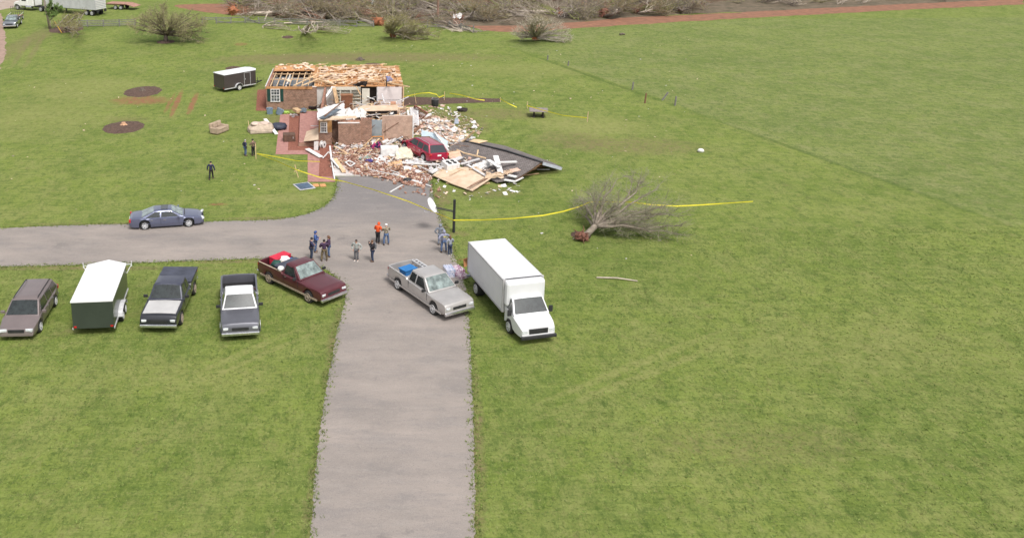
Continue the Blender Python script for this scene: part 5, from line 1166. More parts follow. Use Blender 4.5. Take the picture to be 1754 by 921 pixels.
# the big uprooted tree on the right lawn
b0 = P(996, 403, .35)
limb_tree('uprooted_tree', 'large bare grey tree lying on the right lawn with its torn root base', (b0.x, b0.y, .0), E1([(1006, 352, .6), (996, 343, .5), (1018, 330, 1.8), (1040, 312, 2.3), (1058, 303, 2.6), (1082, 300, 2.6), (1105, 308, 2.4), (1128, 322, 2.2), (1122, 345, 1.8), (1150, 350, 1.4), (1140, 368, 1.2), (1165, 372, 1.0), (1172, 388, .7), (1160, 400, .4), (1130, 405, .2), (1100, 398, .4), (1065, 380, 1.2), (1055, 350, 2.0), (1090, 375, 1.0), (1030, 345, 1.9)]),
          .21, P(1020, 387, .75), 16, 1.5, 11, .65, 1, 7, mat('grey_brown_bark', (.235, .195, .155), .95, .35, 4, bump=.5), mat('grey_green_twig', (.26, .25, .17), .95, .3, 2), twig_g, .12, roots=.55, rootmat=rootd, thick=.46, bud_s=.035, sec_r=.020, tw_r=.007)
# spreading tree at the back left, still standing
rt_ = random.Random(3); b0 = P(284, 72); f0 = b0 + Vector((.05, 0, 1.0)); ends = []
for k in range(30):
    a = rt_.uniform(0, 2 * PI); q = math.sqrt(rt_.uniform(.15, 1)); ends.append(b0 + Vector((q * math.cos(a) * 5.6 + .4, q * math.sin(a) * 4.8, 1.3 + 4.6 * (1 - q * q * .75) * rt_.uniform(.6, 1))))
ends += [b0 + Vector((5.6, -.5, .5)), b0 + Vector((5.0, -1.5, .35)), b0 + Vector((4.2, -1.0, 1.0)), b0 + Vector((6.0, .5, 1.2))]
limb_tree('spreading_tree', 'broad low standing tree with olive brown buds and a short forked trunk', b0, ends, .30, f0, 17, 1.3, 9, .6, 2, 5, barkd, mat('olive_twig', (.31, .255, .16), .95, .3, 1), mat('olive_bud', (.300, .300, .115), .9, .4, .9, col2=(.17, .19, .065)), .1, thick=.42, bud_s=.062, sec_r=.022)
# small leafy tree round the pole
b0 = P(113, 50)
limb_tree('budding_tree', 'small bare budding tree on the mulch beside the utility pole', b0, E1([(92, 44, 1.6), (95, 48, 3.0), (108, 50, 3.8), (122, 50, 3.6), (134, 48, 2.6), (136, 50, 1.5), (128, 46, 2.2), (118, 54, 2.8), (104, 46, 2.6), (140, 50, 2.0)]), .12, b0 + Vector((0, 0, .5)), 14, 1.0, 9, .5, 2, 8, bark, twig_g, bud, .2, thick=.6, bud_s=.06)
b0 = P(86, 50)
limb_tree('climbing_ivy', 'green leafy creeper growing out from the utility pole', b0 + Vector((.15, -.1, 0)), [b0 + Vector((x, y, z)) for x, y, z in ((.6, 0, 3.9), (1.2, 0, 3.4), (1.5, .2, 2.7), (-.3, 0, 3.0), (.9, -.2, 2.2), (1.9, .1, 3.2), (.3, .2, 4.2))], .05, b0 + Vector((.15, -.1, 1.3)), 12, .55, 7, .3, 5, 9, bark, leafm, leafm, .2, thick=.5, cat='creeper', bud_s=.10)
# fan shaped uprooted bushes along the back of the lawn
def fan(label, bpx, arc, seed, r0, n, m_wood, **k):
    b0 = P(*bpx); rn = random.Random(seed); ends = []
    for i in range(n):
        f = (i + .5) / n * (len(arc) - 1); a, b = arc[int(f)], arc[int(f) + 1]; t = f - int(f); q = [a[c] + (b[c] - a[c]) * t for c in range(3)]; e = P(*q); s = rn.uniform(.82, 1.12); ends.append(b0 + (e - b0) * s + Vector((rn.gauss(0, .15), rn.gauss(0, .4), rn.uniform(-.1, .2))))
    return limb_tree('uprooted_tree', label, b0, ends, r0, b0 + Vector((0, .1, .35)), seed=seed, m_wood=m_wood, **k)
fan('uprooted bare tree fanning out like a pale shell beside the dirt track', (916, 69), [(884, 66, .3), (882, 58, 1.2), (888, 46, 2.2), (900, 36, 3.4), (914, 30, 4.2), (928, 29, 4.4), (944, 33, 4.0), (958, 39, 3.0), (971, 48, 2.0), (978, 60, 1.0), (978, 69, .4), (962, 72, .2)], 31, .22, 90, mat('silver_bark', (.50, .44, .37), .95, .3, 4), n_sec=6, sec_len=.8, n_tw=4, tw_len=.5, buds=0, roots=.55, rootmat=mat('orange_roots', (.62, .25, .12), .95, .3, 4, bump=.8), thick=.30, up=.1, bud_s=.05, m_twig=mat('silver_twig', (.42, .36, .28), .95, .3, 3))
fan('uprooted budding tree lying behind the right end of the house', (673, 64), [(662, 54, .8), (662, 44, 2.2), (672, 33, 3.4), (686, 30, 3.8), (700, 33, 3.6), (712, 42, 2.6), (728, 46, 2.0), (744, 55, 1.2), (746, 64, .4), (722, 67, .2), (700, 67, .3)], 33, .2, 44, barkp, n_sec=9, sec_len=.9, n_tw=7, tw_len=.5, buds=3, roots=.6, thick=.38, up=.1, m_twig=twig_g, bud_s=.06)
fan('shattered pale snag with fanned broken limbs in front of the rail fence', (525, 56), [(514, 52, .8), (519, 55, 2.4), (524, 56, 3.2), (530, 56, 3.2), (541, 56, 2.6), (538, 56, 1.8)], 35, .2, 12, barkp, n_sec=3, sec_len=.5, n_tw=2, tw_len=.3, buds=0, roots=.45, rootmat=rootd, thick=.5)
fan('pale broken limbs sweeping right from the shattered snag', (540, 55), [(556, 48, 1.2), (566, 44, 1.6), (578, 44, 1.6), (588, 48, 1.2), (598, 53, .6), (606, 57, .2), (590, 59, .1)], 36, .12, 16, barkp, n_sec=4, sec_len=.9, n_tw=4, tw_len=.5, buds=0, thick=.4)
fan('flat grey broken limbs lying left of the shattered snag', (450, 49), [(486, 36, .8), (484, 44, .6), (478, 49, .2), (494, 50, .5), (512, 49, .4), (520, 53, .2)], 37, .10, 10, barkp, n_sec=5, sec_len=.8, n_tw=4, tw_len=.5, buds=0, thick=.45)
# felled wood along the top
FT = [('felled tree with orange root plate at the left end of the windfall', (400, 26), [(515, 16, .6), (500, 22, 1.5), (520, 26, 1.0), (480, 14, 1.6), (505, 8, 1.0)], (470, 22, .6), .30, 1.25, rootm),
      ('felled tree with a tan crown sweeping right above the shattered snag', (470, 24), [(560, 20, 1.2), (590, 26, 1.0), (610, 32, .8), (600, 20, 1.8), (640, 36, .4), (575, 32, .6), (550, 10, 1.6), (625, 24, 1.0)], (510, 22, .8), .26, 0, rootm),
      ('felled tree with red brown root plate left of the budding tree', (648, 44), [(560, 20, 1.2), (575, 28, .8), (590, 14, 1.6), (545, 26, .6), (600, 30, .8), (565, 8, 1.0)], (615, 33, .7), .28, 1.1, rootm),
      ('felled tree whose crown lies behind the budding tree', (700, 20), [(640, 22, 1.4), (655, 32, .8), (630, 12, 1.0), (660, 6, 1.6), (620, 20, .6)], (675, 20, .8), .24, .7, rootd),
      ('felled tree lying left of the tall standing trunk', (742, 8), [(690, 30, 1.0), (680, 16, 1.2), (700, 36, .6), (710, 6, 1.4), (670, 24, .8)], (722, 16, .7), .22, 0, rootd),
      ('felled tree right of the tall standing trunk with a bushy crown', (790, 34), [(830, 26, 1.0), (850, 18, 1.4), (826, 10, 2.0), (860, 28, .8), (800, 6, 1.6), (840, 34, .5), (815, 16, 2.0)], (806, 28, .7), .22, .6, rootd),
      ('felled tree with long dark trunk above the pale fan tree', (955, 20), [(862, 22, .5), (870, 16, 1.0), (850, 28, .6), (880, 8, 1.2)], (905, 20, .5), .26, .6, rootd),
      ('felled tree with dark red root plate beside the dirt track', (1034, 30), [(1075, 12, 1.2), (1090, 6, 1.6), (1068, 2, 1.4), (1100, 16, .8), (1060, 14, 1.8)], (1052, 24, 1.0), .30, 1.25, rootd),
      ('felled tree with grey crown left of the dark red root plate', (960, 28), [(1000, 20, 1.4), (1015, 12, 1.6), (990, 6, 1.6), (1020, 26, .6), (975, 8, 1.4), (1008, 32, .4)], (975, 24, .6), .2, .6, rootm),
      ('felled tree with brown root plate right of the dark red one', (1092, 24), [(1130, 16, 1.2), (1145, 10, 1.6), (1125, 4, 1.6), (1150, 22, .6), (1110, 2, 1.4)], (1106, 20, .7), .2, .8, rootd),
      ('felled tree with pale split stems at the right end of the windfall', (1165, 22), [(1160, 4, 1.6), (1178, 2, 1.8), (1190, 8, 1.6), (1150, 8, 1.2), (1200, 16, .8), (1212, 8, 1.2)], (1168, 18, .7), .2, .6, rootd)]
for k, (lab, b_, en, fk, r, rb_, rm) in enumerate(FT):
    limb_tree('felled_tree', lab, P(*b_), E1(en), r, P(*fk), 15, 1.9, 8, .9, 1, 40 + k, (barkp, barkd, bark)[k % 3], (twig_m, twig_g)[k % 2], (bud, budb)[k % 2], .25, roots=rb_, rootmat=rm, thick=.55, sec_r=.05, tw_r=.022, bud_s=.09, group='windthrown trees along the woodland edge')
# standing broken trunks
def snag(label, px, py, h, r, dx, seed):
    t = thing('dead_tree', label, 'tree', P(px, py)); mb = MB(); rn = random.Random(seed)
    mb.path([(0, 0, -.05), (0, 0, .3), (dx * .4, 0, h * .5), (dx, 0, h * .95), (dx, 0, h)], [r * 1.7, r, r * .9, r * .8, r * .3], 10); mb.build('trunk', mat('red_brown_bark', (.24, .15, .11), .95, .35, 4, bump=.5), t, smooth=True)
    r2 = MB()
    for k in range(9): a = 2 * PI * k / 9; r2.path([(0, 0, .35), (math.cos(a) * r * 2, math.sin(a) * r * 2, .15), (math.cos(a) * r * 4.5, math.sin(a) * r * 4.5, .02)], [r * .4, r * .3, r * .1], 5)
    r2.build('root_flare', barkp, t)
snag('tall limbless trunk standing at the back behind the rail fence', 750, 33, 6.5, .20, -.15, 1)
snag('short limbless trunk standing further back, left of the tall one', 700, 10, 4.0, .18, .1, 2)
snag('thin dark broken trunk standing above the pale fan tree', 875, 22, 3.6, .10, .2, 3)
# brush
def brush(polypx, n, seed, name, lab, mats_, lmin=1.0, lmax=3.5, h=1.0, r=.03, y_bias=.3):
    poly = [P(*p) for p in polypx]; rr = random.Random(seed); xs = [p.x for p in poly]; ys = [p.y for p in poly]; mb = MB(); k = 0; cl_ = []
    while k < n:
        if k % 14 == 0 or not cl_:
            while True:
                c = Vector((rr.uniform(min(xs), max(xs)), rr.uniform(min(ys), max(ys)), 0))
                if inside(c, poly): break
            cl_ = [c]; da = rr.uniform(0, 2 * PI); sp = rr.uniform(.3, 1.2); mi = rr.randrange(len(mats_))
        a = da + rr.gauss(0, sp); l = rr.uniform(lmin, lmax); p = c + Vector((rr.gauss(0, .5), rr.gauss(0, .5), rr.uniform(.02, h * .4)))
        d = Vector((math.cos(a), math.sin(a), rr.uniform(-.05, .55))) * l; q = p + d; q.z = max(.03, q.z); m_ = p.lerp(q, .5) + Vector((rr.gauss(0, .15), rr.gauss(0, .15), rr.gauss(.05, .15))); m_.z = max(m_.z, .03)
        mb.path([p, m_, q], [r * rr.uniform(.6, 1.8), r * .8, r * .3], 3, cap=False, mi=mi); k += 1
    tag(mb.build(name, mats_), lab, 'brushwood', kind='stuff')
brush([(395, 24), (420, 34), (640, 46), (770, 50), (850, 46), (960, 40), (1100, 26), (1210, 20), (1210, -30), (395, -30)], 8500, 71, 'brushwood', 'tangled broken branches covering the woodland edge', [twig_m, barkd, twig_m, twig_g, bark, barkd, mat('rust_twig', (.24, .13, .09), .95, .3, 2), mat('moss', (.20, .21, .07), .95, .3, 2)], 1.2, 5.0, 2.2, .045)
brush([(1210, 18), (1210, -30), (1754, -46), (1754, -2)], 1600, 72, 'brushwood_thin', 'broken branches beyond the dirt track to the right', [barkp, barkd, twig_m, twig_g], 1.2, 4.5, 2, .05)
brush([(765, 42), (800, 48), (818, 56), (780, 54)], 130, 73, 'rail_debris', 'grey splintered rails and sticks at the end of the broken fence', [bark, barkd, barkp], .8, 2.5, .4, .05)
def log(label, a, b, r, m, za=.3, zb=.3):
    A, B = P(*a, za), P(*b, zb); c = (A + B) / 2; c.z = 0; mb = MB(); mb.path([A - c, (A + B) / 2 - c + Vector((0, 0, .08)), B - c], [r, r * .9, r * .7], 8); solo(mb, 'log', m, label, 'log', c, smooth=False)
log('pale stripped log slanting down to the tall standing trunk', (714, 3), (748, 16), .16, barkp, .4, .3)
log('second pale stripped log just above the first by the tall trunk', (720, 1), (749, 12), .12, barkp, .6, .5)
log('pale log lying straight behind the rail fence above the snag', (486, 40), (560, 38), .12, barkp)
log('grey forked log crossing the brush behind the fence', (453, 36), (461, 18), .10, barkp, .1, 1.6)
log('brown log at the dark red root plate', (1050, 24), (1072, 6), .22, barkp, .8, 1.5)
log('thin bare branch lying alone on the right lawn near the bottom', (1022, 475), (1092, 481), .05, barkp, .05, .05)
log('dark split log on the pasture beyond the fan tree', (1062, 59), (1070, 59), .15, barkd, .2, .1)
for k, (px, py, lab) in enumerate(((643, 6, 'crumpled white metal sheet in the brush behind the budding tree'), (783, 28, 'small white torn sheet on the ground right of the tall trunk'))):
    crumple([(px - 8, py + 3, .5), (px + 8, py + 2, .5), (px + 8, py - 3, .9), (px - 7, py - 3, .9)], skyb if k == 0 else whitep, lab, 'metal_sheet', 'metal sheet', .3, 80 + k, 5)
# ------------------------------------------------------------------ fences and posts
fw = mat('weathered_rail', (.200, .190, .175), .9, .3, 3, bump=.2); fwd = mat('dark_rail', (.090, .085, .080), .9, .3, 3)
def fence(label, pts, h=1.0, m=fw, rails=4, gap=2.5, seed=1, broken=0, skip=()):
    q = [P(*p) for p in pts]; rn = random.Random(seed); root = thing('rail_fence', label, 'fence', q[0]); k = 0
    for a, b in zip(q, q[1:]):
        n = max(1, round((b - a).length / gap))
        for i in range(n + (1 if b is q[-1] else 0)):
            p = a.lerp(b, i / n) - q[0]; lean = rn.gauss(0, .02 + broken * .12)
            MB().beam(p + Vector((0, 0, -.02)), p + Vector((lean, 0, h * 1.08)), .16, .16).build('post', m, root)
            if i < n:
                p2 = a.lerp(b, (i + 1) / n) - q[0]
                for r_ in range(rails):
                    if rn.random() < broken * .45: continue
                    z = h * (.22 + .75 * r_ / (rails - 1)); z2 = z if rn.random() > broken * .5 else .05
                    MB().beam(p + Vector((0, -.09, z)), p2 + Vector((0, -.09, z2)), .04, .12, up=(0, 1, 0) if False else (0, 0, 1)).build('rail', m, root)
fence('grey four rail fence running from the mulched pole to the spreading tree', [(135, 47), (150, 46.5), (232, 45)], 1.0, fw, 4, 2.4, 1)
fence('weathered rail fence between the spreading tree and the shattered snag', [(346, 41), (420, 40), (470, 42), (640, 47)], .95, fw, 4, 2.5, 2, .35)
fence('broken grey rail fence behind the uprooted budding tree', [(732, 48), (768, 49), (812, 56)], 1.0, fw, 4, 2.2, 3, .6)
for k, (px, py, h, dx, m_, lab) in enumerate(((1083, 154, .85, .05, fw, 'leftmost of the four old posts at the pasture edge, grey and thin'), (1104.5, 177, 1.05, .06, woodd, 'brown thick post, second of the four at the pasture edge'), (1134, 172, .85, .55, fw, 'grey post leaning hard right, third of the four at the pasture edge'), (1156, 181, .95, .05, fw, 'grey post furthest right of the four at the pasture edge'), (938, 103, .6, 0, fw, 'faint thin post on the grass, nearest to the pale fan tree'), (973, 113, .6, .05, fw, 'faint thin post on the grass, between the fan tree and the four posts'))):
    t = MB(); t.beam((0, 0, -.02), (dx, 0, h), .15, .13); solo(t, 'fence_post', m_, lab, 'post', P(px, py))
# utility pole
b0 = P(85.5, 50); t = thing('utility_pole', 'tall weathered wooden utility pole by the budding tree', 'utility pole', b0)
MB().path([(0, 0, -.05), (-.45, 0, 4.2), (-.9, 0, 8.2)], [.17, .15, .11], 10).build('pole', bark, t, smooth=True)
MB().beam((-1.7, 0, 7.7), (.1, 0, 7.7), .1, .1).build('crossarm', bark, t)
ym = mat('yellow_plastic', (.70, .42, .05), .6, .15, 5)
mb = MB(); mb.tube((0, 0, 0), (P(97.5, 56).x - P(106, 57).x, 0, 1.65), .06, .05); solo(mb, 'guy_marker', ym, 'yellow plastic guy wire marker leaning by the mulched tree', 'guy marker', P(106, 57))
mb = MB(); mb.tube((0, 0, 0), (-.65, 0, 1.9), .05, .04); solo(mb, 'guy_marker', woodd, 'brown guy wire guard leaning beside the yellow marker', 'guy marker', P(109, 56))
# ------------------------------------------------------------------ caution tape and stakes
tapem = mat('caution_yellow', (.80, .70, .05), .5, .25, 3, col2=(.66, .57, .04))
def tape(label, pts, w=.09, seed=1, sag=.0):
    rn = random.Random(seed); q = [P(*p) for p in pts]; c = q[0].copy(); mb = MB(); out = []; w *= .82
    for a, b in zip(q, q[1:]):
        n = max(2, int((b - a).length / .5))
        for i in range(n): t = i / n; out.append(a.lerp(b, t) - Vector((0, 0, sag * math.sin(PI * t))))
    out.append(q[-1]); ang = rn.uniform(0, PI); vs_ = []; 
    for i, p in enumerate(out):
        ang = PI / 2 + math.sin(i * .37 + seed) * .22 + rn.uniform(-.1, .1); d = (out[min(i + 1, len(out) - 1)] - out[max(0, i - 1)]).normalized(); u = d.cross(Vector((0, 0, 1))).normalized(); v = u.cross(d); s = (u * math.cos(ang) + v * math.sin(ang)) * w / 2
        vs_ += [p + s - c, p - s - c]
    fs = [(2 * i, 2 * i + 1, 2 * i + 3, 2 * i + 2) for i in range(len(out) - 1)]; mb.add(vs_, fs)
    return solo(mb, 'caution_tape', tapem, label, 'barrier tape', c)
tape('yellow barrier tape from the stake by two people to the flower bed', [(440, 263, .35), (475, 269, .5), (508, 275.5, .5), (548, 277, .5)], .08, 1)
tape('yellow barrier tape from the stake across lawn, walk and drive to the hoop pole', [(440, 263, .35), (472, 275, .6), (508, 291, .8), (545, 303, .6), (590, 311, .5), (640, 325, .6), (700, 345, .8), (740, 362, .9), (777, 377, .9)], .09, 2)
tape('yellow barrier tape from the hoop pole past the uprooted tree to the right', [(777, 377, .9), (830, 376.5, .9), (880, 374, .9), (930, 369, .9), (965, 362, .9), (992, 354, 1.0), (1010, 346, 1.5), (1040, 346, 1.6), (1080, 346, 1.4), (1120, 351, .9), (1160, 353, .9), (1200, 351, .9), (1290, 345, 1.0)], .10, 3)
tape('yellow barrier tape trailing along the soil strip behind the house', [(692, 166, .8), (720, 160, 1.1), (735, 159, 1.1), (748, 162, .8), (752, 167, .2), (762, 163, .5)], .11, 4)
tape('yellow barrier tape from the soil strip down to its far stake', [(770, 160, .7), (790, 163, .7), (815, 170, .6), (830, 172, .5)], .10, 5)
tape('yellow barrier tape from the end of the soil strip onto the lawn', [(856, 169, .8), (870, 177, .7), (885, 184, .2)], .10, 6)
tape('yellow barrier tape over the table to the last stake', [(902, 181, .7), (930, 189, .8), (965, 198, .8), (1005, 202, .8)], .10, 7)
def stake(px, py, h, lab, dx=0, m=wood):
    mb = MB(); mb.beam((0, 0, -.02), (dx, 0, h), .05, .05); solo(mb, 'wooden_stake', m, lab, 'stake', P(px, py))
stake(438.5, 272, 1.35, 'wooden stake held upright in front of the two people on the lawn')
stake(428, 228, 1.15, 'thin wooden stake at the left end of the upturned sofa', -.12)
stake(511, 304, 1.05, 'wooden stake in the lawn left of the lower brick walk', -.25)
plank((504, 294), (513, 290), .05, .04, wood, 'short crosspiece tied to the stake left of the lower walk', 'wooden_stake', 'stake', .5, .5)
stake(1006, 209, 1.0, 'pinkish wooden stake at the far right end of the table tape', .02, mat('pink_stake', (.60, .40, .28), .8, .1, 3))
stake(903, 186, .7, 'small stake left of the grey table'); stake(857, 175, .5, 'small stake at the end of the soil strip'); stake(713, 178, 1.1, 'wooden stake leaning at the left of the soil strip', -.2); stake(761, 172, .9, 'small stake behind the soil strip')
# ------------------------------------------------------------------ things on the lawn and drive
t = thing('garden_table', 'weathered grey table with two legs standing on the right lawn', 'table', P(922, 199.5), R(-8))
MB().bb(-.88, .88, -.85, .75, .62, .69).build('tabletop', mat('weathered_top', (.25, .21, .20), .8, .25, 3), t, bevel=.02)
for s in (-1, 1): mb = MB(); mb.bb(s * .42 - .06, s * .42 + .06, -.4, .4, .1, .62); mb.bb(s * .42 - .09, s * .42 + .09, -.6, .6, 0, .1); mb.build('leg', darkr, t)
t = thing('plastic_barrel', 'black plastic barrel standing by the soil strip', 'barrel', P(745, 182.5))
MB().lathe([(.02, 0), (.30, 0), (.36, .12), (.37, .60), (.34, .74), (.30, .74), (.29, .62), (.02, .60)], n=18).build('barrel_body', dark_m, t, smooth='auto')
MB().lathe([(.345, .72), (.38, .74), (.38, .78), (.33, .78), (.32, .72)], n=18).build('rim', mat('grey_rim', (.22, .21, .21), .6, .2, 4), t)
t = thing('lawn_debris', 'dark burnt looking scrap heap on the lawn right of the barrel', 'scrap', P(792, 191))
blob((0, 0, .18), .55, 12, (1, .6, .4), mb=None).build('heap', darkr, t); blob((-.3, 0, .38), .26, 13, (1, .6, .4)).build('pale_piece', whitep, t)
panel([(778, 212, .1), (786, 212, .1), (785, 203, .5), (779, 203, .5)], .04, mat('slate_panel', (.26, .29, .34), .6, .2, 4), 'small slate grey panel standing on the lawn among the fragments', nrm=(0, -1, 0))
t = thing('solar_panel', 'small dark blue framed screen lying on the grass below the brick walk', 'screen panel', P(521, 320), R(25)); MB().bb(-.62, .62, -.75, .75, .03, .07).build('frame', greyw, t); MB().bb(-.54, .54, -.66, .66, .072, .078).build('screen', mat('blue_screen', (.06, .10, .16), .4, .4, 4), t); t.name = 'framed_screen'
for k, (px, lab) in enumerate(((541, 'small orange tile on the grass, nearer the blue framed screen'), (553, 'small orange tile on the grass, farther from the blue framed screen'))): solo(MB().bb(-.22, .22, -.3, .3, .01, .06), 'clay_tile', mat('terracotta', (.55, .28, .12), .85, .2, 5), lab, 'tile', P(px, 318), .2)
# hoop
t = thing('basketball_hoop', 'black basketball pole with a white rounded backboard leaning over the drive', 'basketball hoop', P(777, 398))
MB().path([(0, 0, -.05), (0, 0, 2.27)], [.09, .085], 12).build('pole', dark_m, t, smooth='auto')
s_ = 26.4
MB().tube((0, 0, 1.42), (-1.2, .25, 1.60), .035).build('arm', dark_m, t); MB().tube((0, 0, 1.50), (-1.2, .25, 1.68), .03).build('arm', dark_m, t)
mb = MB(); ctr = Vector((-1.42, .25, 1.80)); ax = Vector((-.22, -.35, .0)); mj = Vector((-.24, .1, .46)); mn = Vector((.06, .62, -.05)).normalized() * .5
ring_ = [ctr + mj * math.cos(a * PI / 12) + (mn * .75 + Vector((.13, 0, .02))) * math.sin(a * PI / 12) for a in range(24)]; nn = mj.cross(mn).normalized() * .03
mb.loft([[p - nn for p in ring_], [p + nn for p in ring_]]); bbd = mb.build('backboard', mat('backboard_white', (.78, .76, .77), .5, .08, 3), t)
mb = MB(); rc = ctr + Vector((-.32, 0, -.42)); pts = [rc + Vector((.2 * math.cos(a * PI / 8), .2 * math.sin(a * PI / 8), 0)) for a in range(17)]; mb.path(pts, .014, 5); mb.build('rim', mat('grey_rim2', (.45, .45, .47), .5, .1, 4), t)
# bottled water packs and a fallen chair by the drive edge
wrap = mat('shrink_wrap', (.62, .62, .70), .25, .3, 7, col2=(.35, .40, .55), coat=.6, lo=.42, hi=.58); wrap2 = mat('pink_wrap', (.70, .62, .66), .3, .3, 8, col2=(.28, .10, .20), coat=.6, lo=.42, hi=.56)
for k, (px, py, z, m_, lab) in enumerate(((770, 471, 0, wrap, 'lower left pack of bottled water on the ground by the box truck'), (769, 470, .24, wrap, 'upper pack of bottled water resting on the lower left one'), (784, 464, 0, wrap2, 'far right pack of bottled water by the box truck'), (789, 474, 0, wrap2, 'dark labelled pack of bottles nearest the silver pickup'))):
    mb = MB(); mb.bb(-.27, .27, -.40, .40, .02, .20)
    for i in range(4):
        for j_ in range(6): mb.lathe([(.055, .2), (.05, .23), (.02, .25), (.02, .27)], (-.2 + i * .133, -.33 + j_ * .132, 0), 6)
    o = solo(mb, 'bottle_pack', m_, lab, 'bottle pack', P(px, py) + Vector((0, 0, z)), R(12 * k), group='packs of bottled water by the truck')
wood3 = mat('red_brown_chair', (.36, .16, .07), .6, .25, 4); t = thing('wooden_chair', 'brown wooden chair tipped over on the grass behind the bottled water', 'chair', P(791, 451) + Vector((0, 0, .02)), rot=(R(70), R(12), R(35)))
MB().bb(-.25, .25, -.25, .25, .42, .46).build('seat', wood3, t)
for x in (-.22, .22): MB().beam((x, .24, .46), (x, .30, 1.0), .05, .04).build('back_post', wood3, t); MB().beam((x, .22, 0), (x, .22, .42), .04, .04).build('leg', wood3, t); MB().beam((x, -.22, 0), (x, -.22, .42), .04, .04).build('leg', wood3, t)
mb = MB()
for z in (.58, .72, .86, .98): mb.beam((-.22, .27 + (z - .46) * .1, z), (.22, .27 + (z - .46) * .1, z), .03, .08)
mb.build('backrest', wood3, t)
# loads in the pickups (positions in each truck's own frame)
def in_truck(tr, p): return tr.matrix_world @ Vector(p)
bpy.context.view_layer.update()
bluep = mat('blue_tub', (.02, .16, .42), .5, .2, 4)
t = thing('storage_tub', 'blue plastic tub in the bed of the silver pickup', 'tub', in_truck(sil, (-1.95, -.15, .70)), sil.rotation_euler.z + .12)
mb = MB(); mb.loft([[(x * a, y * b, z) for x, y in ((-1, -1), (1, -1), (1, 1), (-1, 1))] for a, b, z in ((.26, .36, 0), (.31, .42, .40), (.28, .39, .40), (.23, .33, .05))]); mb.build('tub_body', bluep, t); mb = MB(); mb.loft([[(x * a, y * b, z) for x, y in ((-1, -1), (1, -1), (1, 1), (-1, 1))] for a, b, z in ((.30, .41, .38), (.34, .45, .39), (.34, .45, .42), (.29, .40, .42))]); mb.build('rim', bluep, t)
t = thing('aluminium_ladder', 'folded aluminium ladder along the far rail of the silver pickup', 'ladder', in_truck(sil, (-1.75, .78, 1.03)), sil.rotation_euler.z)
for y in (-.12, .12): MB().beam((-1.0, y, .05), (.85, y, .05), .05, .09).build('stile', rim_m, t)
for k in range(7): MB().beam((-.9 + k * .28, -.12, .06), (-.9 + k * .28, .12, .06), .04, .03).build('rung', rim_m, t)
ms = [('tool_box', 'red storage box in the bed of the maroon pickup', (-2.15, .25, .82), (.62, 1.15, .42), mat('red_tote', (.55, .02, .05), .5, .2, 4)), ('solar_blanket', 'dark slate folded mat behind the cab of the maroon pickup', (-1.08, .0, .85), (.66, 1.6, .34), tarp)]
for n_, lab, p, d, m_ in ms:
    t = thing('storage_box' if 'red' in lab else 'folded_mat', lab, 'box' if 'red' in lab else 'mat', in_truck(mar, p), mar.rotation_euler.z + .05); MB().bb(-d[0] / 2, d[0] / 2, -d[1] / 2, d[1] / 2, 0, d[2]).build('tub', m_, t, bevel=.03); MB().bb(-d[0] / 2 - .02, d[0] / 2 + .02, -d[1] / 2 - .02, d[1] / 2 + .02, d[2] + .002, d[2] + .05).build('lid', m_, t, bevel=.015)
for k, (p, r, m_, lab) in enumerate((((-1.75, .25, .62), .34, whitep, 'white sack in the middle of the maroon pickup bed'), ((-1.6, .62, .62), .22, bluep, 'small blue bag at the far side of the maroon pickup bed'), ((-1.75, -.35, .62), .30, greeny, 'green bag at the near side of the maroon pickup bed'), ((-1.45, -.10, .62), .24, insul, 'tan bag behind the dark mat in the maroon pickup'), ((-1.40, .42, .62), .20, woodd, 'brown bag at the far rail of the maroon pickup'), ((-.80, -.80, .85), .18, whitep, 'white bag on the near bed rail behind the maroon cab'))):
    solo(blob((0, 0, r * .6), r, 90 + k, (1.1, 1, .8), 12, .15), 'cargo_bag', m_, lab, 'bag', in_truck(mar, (p[0], p[1], p[2] + .25)), smooth=True)
gp = [o for o in bpy.data.objects if o.get('label', '').startswith('grey pickup with open')][0]
for k, (p, r, m_, lab) in enumerate((((-1.65, -.62, .62), .20, bluep, 'blue bottle pack at the left of the grey pickup bed'), ((-1.62, -.25, .62), .17, org, 'orange bag beside the blue bottle pack in the grey pickup'), ((-1.6, .15, .62), .22, skyb, 'pale blue bag in the middle of the grey pickup bed'), ((-1.62, .48, .62), .18, insul, 'tan bag in the grey pickup bed'), ((-1.6, .72, .62), .18, maroon, 'dark red bag at the right of the grey pickup bed'))):
    solo(blob((0, 0, r * .7), r, 110 + k, (1, 1, .9), 10, .12), 'cargo_bag', m_, lab, 'bag', in_truck(gp, (p[0] + .45, p[1], p[2] + .15)), smooth=True)
# ------------------------------------------------------------------ vehicles at the far upper left
far = pickup('dark grey pickup facing the viewer at the upper left with a trailer behind', (P(24.5, 44).x, P(26, 45).y, 0), R(-80), paint('graphite', (.10, .11, .13), .3, .3, 1), L=5.7, W=2.0, cab=(1.2, .5, -.6, -.8), doors=2, bed=(-2.75, -.9), ws=glass_sky)
t = thing('utility_trailer', 'low utility trailer with upright mesh ramp gate behind the far grey pickup', 'trailer', far.location + Vector((-1.9, 6.4, 0)), R(-80))
MB().bb(-2.2, 1.6, -.95, .95, .42, .50).build('deck', woodd, t); mb = MB()
for z in (.42, .95, 1.45, 1.85): mb.beam((-2.2, -.95, z), (-2.2, .95, z), .05, .05)
for k in range(7): mb.beam((-2.2, -.95 + k * .316, .42), (-2.2, -.95 + k * .316, 1.85), .05, .03)
mb.build('ramp_gate', fwd, t); 
for s in (-1, 1): mb = MB(); mb.beam((-2.2, s * .95, .85), (1.6, s * .95, .85), .05, .05); mb.build('side_rail', whitep, t); wheel(t, -.2, s * 1.05, .32, .2)
MB().beam((1.6, 0, .42), (2.9, 0, .42), .1, .08).build('tongue', fwd, t)
